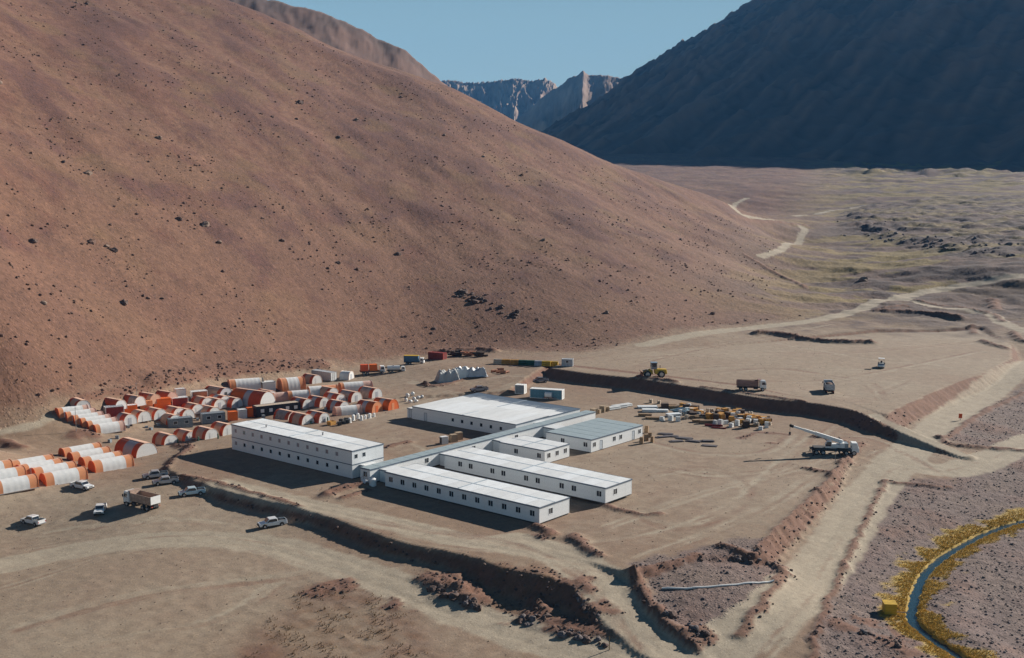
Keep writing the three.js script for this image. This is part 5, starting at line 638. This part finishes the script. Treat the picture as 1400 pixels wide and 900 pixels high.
// ------------------------------------------------------------------ signs, box, stream
{
  const t = thing('sign_post', 'dark square sign on a post at the road junction', 'sign'); part('post', bx(.12, 2.6, .12, 0, 1.3, 0), mat.wood, t); part('board', bx(.9, 1, .06, 0, 2.7, .08), mat.chassis, t); put(t, 833, 889, 90, .1);
  const r = thing('red_marker', 'small red marker board beside the right hand road', 'sign'); part('post', bx(.12, 1.6, .12, 0, .8, 0), mat.steel, r); part('board', bx(.9, 1.2, .08, 0, 1.3, .06), mat.red, r); put(r, 1313, 575, 100, .1);
  const y = thing('pump_box', 'yellow wooden pump box on the bank of the stream', 'box'); part('side', [bx(.06, 1.7, 1.9, -.95, .9, 0), bx(.06, 1.7, 1.9, .95, .9, 0)], mat.yellow, y); for (let i = 0; i < 6; i++) part('board', bx(1.84, .26, .05, 0, .2 + i * .28, .92), mat.yellow, y); part('back', bx(1.84, 1.7, .06, 0, .9, -.92), mat.yellow, y); part('lid', bx(2.1, .08, 2.1, 0, 1.8, 0), mat.yellow, y); part('pipe', cyl(.07, .07, 2.4, 8, 1.9, .35, .4, 'x'), mat.steel, y); put(y, 1216, 838, 96, .04); y.scale.setScalar(.95);
  const pole = (px, py, h, l) => { const o = single('antenna_pole', [cyl(.05, .07, h, 8, 0, h / 2, 0), bx(.9, .05, .05, 0, h - .3, 0)], mat.steel, l, 'pole'); put(o, px, py, 30, .05); };
  pole(104, 590, 6, 'thin steel pole beside the tight row of small tents'); pole(187, 556, 6.5, 'thin steel pole among the storage boxes'); pole(1142, 632, 2.4, 'short stake beside the mobile crane');
  const pos = [], nor = [], idx = [], uv = []; const n = STREAM.length;
  for (let i = 0; i < n; i++) { const a = STREAM[Math.max(0, i - 1)], b = STREAM[Math.min(n - 1, i + 1)], tx = b[0] - a[0], tz = b[1] - a[1], l = Math.hypot(tx, tz); for (const s of [-1, 1]) { const hw = 1.15 + .3 * n3(i * .35, s * 9); pos.push(STREAM[i][0] - tz / l * s * hw, STREAM[i][2] - .12, STREAM[i][1] + tx / l * s * hw); nor.push(0, 1, 0); uv.push(s, i * .4); } if (i) idx.push(2 * i - 2, 2 * i - 1, 2 * i, 2 * i - 1, 2 * i + 1, 2 * i); }
  const g = new THREE.BufferGeometry(); g.setAttribute('position', new THREE.Float32BufferAttribute(pos, 3)); g.setAttribute('normal', new THREE.Float32BufferAttribute(nor, 3)); g.setAttribute('uv', new THREE.Float32BufferAttribute(uv, 2)); g.setIndex(idx);
  const wb = noiseTex(401, 0, 1, 128, 4); wb.colorSpace = THREE.NoColorSpace;
  const w = new THREE.Mesh(g, new THREE.MeshPhysicalMaterial({ color: lin(.02, .045, .06), roughness: .08, bumpMap: wb, bumpScale: .05, side: THREE.DoubleSide })); w.name = 'stream'; w.userData = { kind: 'structure', label: 'narrow blue stream winding through the grass', category: 'water' }; w.receiveShadow = true; scene.add(w);
  const hose = smoothLine(P2([[905, 806], [940, 806], [985, 802], [1030, 798], [1058, 795]]), 4).map(p => new THREE.Vector3(p[0], gy(p[0], p[1]) + .12, p[1]));
  single('water_hose', new THREE.TubeGeometry(new THREE.CatmullRomCurve3(hose), 40, .16, 6), mat.wrap, 'pale pipe lying across the stony pit', 'pipe');
}
function P2(l) { return l.map(([a, b]) => P(a, b)); }
// ------------------------------------------------------------------ boulders, stones, tufts
function rockGeo(seed, detail) { const g = new THREE.IcosahedronGeometry(1, detail), p = g.attributes.position, q = createNoise2D(rng(seed)); for (let i = 0; i < p.count; i++) { const x = p.getX(i), y = p.getY(i), z = p.getZ(i), s = 1 + .32 * q(x * 1.3 + y * .7, z * 1.3 - y * .6) + .14 * q(x * 3 + 5, z * 3 + y * 2); p.setXYZ(i, x * s, y * s * .72, z * s); } g.computeVertexNormals(); return g; }
const rocks = [1, 2, 3, 4, 5].map(k => rockGeo(k * 13, 1)), rocks0 = [7, 8, 9].map(k => rockGeo(k * 17, 0));
const rockMats = [M(.26, .15, .11, .95, { map: wearTex }), M(.17, .11, .09, .95, { map: wearTex }), M(.36, .25, .19, .95, { map: wearTex }), M(.22, .18, .175, .95, { map: wearTex })];
function boulder(x, z, s, label, group, m) { const o = single('boulder', rocks[Math.floor(R() * 5)], rockMats[m ?? Math.floor(R() * 3)], label, 'boulder', group); o.position.set(x, gy(x, z) + s * .16, z); o.rotation.set(R() * .5, R() * 6.3, R() * .5); o.scale.set(s * (.8 + .5 * R()), s * (.7 + .5 * R()), s * (.8 + .5 * R())); return o; }
for (const [px, py, s] of [[280, 308, 2], [245, 300, 1.5], [170, 415, 1.7], [120, 238, 1.8], [45, 331, 1.6], [410, 141, 2.2], [545, 348, 1.7], [489, 369, 1], [830, 428, 1.4], [125, 332, 1.6], [155, 343, 1.5], [60, 415, 1.2], [605, 282, 1.2], [974, 430, 1.4], [462, 360, 1], [218, 190, 1.6], [487, 165, 1.6], [300, 332, 1.3]]) boulder(...P(px, py), s * .75, 'large brown boulder standing out on the bare hillside', 'large boulders on the hillside');
boulder(...P(1181, 384), 2.4, 'big tan boulder on the flat beyond the upper terrace', undefined, 2);
for (let k = 0; k < 26; k++) { const u = R(), a = P(lerp(622, 700, u) + (R() - .5) * 22, lerp(398, 428, u) + (R() - .5) * 16); boulder(a[0], a[1], .5 + 1.3 * R() * R(), 'dark rock of the outcrop low on the hillside', 'rocks of the hillside outcrop', 1); }
for (let k = 0; k < 70; k++) { const u = R(), a = P(lerp(1150, 1400, u) + (R() - .5) * 30, lerp(318, 350, u) - 30 * R() * R() + 4); boulder(a[0], a[1], .5 + 1.9 * R() * R(), 'grey rock on the low plateau across the valley', 'rocks on the valley plateau', 3); }
for (const [n, x0, y0, x1, y1, sp] of [[34, 585, 802, 655, 830, 12], [20, 704, 850, 752, 846, 14], [30, 765, 862, 828, 884, 10], [22, 786, 812, 816, 848, 12], [16, 905, 838, 965, 868, 8], [14, 1000, 764, 1062, 772, 6], [12, 1165, 858, 1240, 888, 10]]) for (let k = 0; k < n; k++) { const u = R(), a = P(lerp(x0, x1, u) + (R() - .5) * sp, lerp(y0, y1, u) + (R() - .5) * sp); boulder(a[0], a[1], .18 + .65 * R() * R(), 'dark broken rock heaped beside the roads below the camp', 'rocks heaped beside the roads', 1 + 2 * Math.round(R() * .8)); }
{ let n = 0; while (n < 100) { const x = -330 + 480 * R(), z = -250 - 470 * R(); if (gcls(x, z) !== 2) continue; const px = 700 + FPX * x / -z; if (px < -60 || px > 1100) continue; boulder(x, z, .3 + .85 * Math.pow(R(), 2.6), 'loose boulder lying on the bare hillside', 'loose boulders on the hillside'); n++; } }
function scatter(name, label, geo, m, n, gen, sink) { const im = new THREE.InstancedMesh(geo, m, n), o = new THREE.Object3D(), c = new THREE.Color(); let k = 0, guard = 0; while (k < n && guard++ < n * 40) { const q = gen(); if (!q) continue; o.position.set(q[0], gy(q[0], q[1]) + q[2] * sink, q[1]); o.rotation.set(R() * .6, R() * 6.3, R() * .6); o.scale.set(q[2] * (.7 + .6 * R()), q[2] * (q[3] || 1) * (.7 + .6 * R()), q[2] * (.7 + .6 * R())); o.updateMatrix(); im.setMatrixAt(k, o.matrix); const t = .65 + .6 * R(); im.setColorAt(k, c.setRGB(t, t * (.94 + .08 * R()), t * (.9 + .1 * R()))); k++; } im.count = k; im.name = name; im.userData = { kind: 'stuff', label, category: 'stones' }; im.castShadow = im.receiveShadow = true; scene.add(im); return im; }
const inView = (x, z) => Math.abs(x / -z) < .5;
scatter('hillside_stones', 'countless small stones strewn over the bare hillside', rocks0[0], rockMats[0], 15000, () => { const t = R(), x = -360 + 560 * R(), z = -230 - 500 * t * t; return inView(x, z) && gcls(x, z) === 2 && fbm(n2, x * .02, z * .02, 2) + .25 > R() * .7 ? [x, z, .08 + .55 * Math.pow(R(), 6)] : null; }, .15);
scatter('gravel_stones', 'small grey stones strewn over the stony plain', rocks0[1], rockMats[3], 6000, () => { const x = 10 + 150 * R(), z = -130 - 200 * Math.pow(R(), 1.4); return inView(x, z) && gcls(x, z) === 3 ? [x, z, .06 + .2 * Math.pow(R(), 4)] : null; }, .15);
scatter('rubble', 'broken dark rubble on the banks and heaps', rocks0[2], rockMats[1], 3200, () => { const x = -80 + 190 * R(), z = -140 - 150 * Math.pow(R(), 1.3); return inView(x, z) && gcls(x, z) === 4 ? [x, z, .05 + .3 * Math.pow(R(), 5)] : null; }, .15);
scatter('yard_pebbles', 'loose pebbles on the packed earth', rocks0[0], rockMats[2], 5000, () => { const x = -110 + 220 * R(), z = -140 - 300 * R(); const c = gcls(x, z); return inView(x, z) && (c === 0) ? [x, z, .04 + .1 * Math.pow(R(), 3)] : null; }, .15);
scatter('hillfoot_rubble', 'rubble pushed up along the foot of the hill', rocks0[1], rockMats[0], 700, () => { const x = -160 + 140 * R(), z = -270 - 150 * R(); return inView(x, z) && gcls(x, z) === 4 ? [x, z, .12 + .5 * Math.pow(R(), 4)] : null; }, .15);
{ // grass tufts: bent blades gathered in clumps
  const bl = []; const q = rng(77); for (let i = 0; i < 9; i++) { const a = q() * 6.28, l = .35 + .3 * q(), r = .1 + .25 * q(), g = new THREE.BufferGeometry(), c = Math.cos(a), s = Math.sin(a), w = .045; g.setAttribute('position', new THREE.Float32BufferAttribute([-s * w, 0, c * w, s * w, 0, -c * w, c * r * .5 - s * w * .7, l * .7, s * r * .5 + c * w * .7, c * r * .5 + s * w * .7, l * .7, s * r * .5 - c * w * .7, c * r, l, s * r], 3)); g.setIndex([0, 1, 2, 2, 1, 3, 2, 3, 4]); g.computeVertexNormals(); bl.push(g); }
  const tuft = mergeGeometries(bl), gm = M(.6, .42, .1, .95, { side: THREE.DoubleSide });
  scatter('stream_grass', 'ochre grass tufts along the stream', tuft, gm, 20000, () => { const i = 17 + Math.floor(R() * (STREAM.length - 24)), p = STREAM[i], a = R() * 6.28, d = 1 + 4.8 * R(), x = p[0] + Math.cos(a) * d, z = p[1] + Math.sin(a) * d; return gcls(x, z) === 5 && lineD(STREAM, x, z)[0] > .95 ? [x, z, .35 + .5 * R() * R(), .7] : null; }, 0);
  scatter('dry_tufts', 'dry tufts on the rough ground', tuft, M(.24, .15, .075, .95, { side: THREE.DoubleSide }), 500, () => { const x = -40 + 60 * R(), z = -132 - 40 * R(); return inView(x, z) && polyD(SCRUB, x, z) < 0 && n2(x * .15, z * .15) > 0 ? [x, z, .4 + .5 * R(), .8] : null; }, 0);
}
scene.traverse(o => { if (o.isMesh) { o.castShadow = true; o.receiveShadow = true; } });
renderer.render(scene, camera);
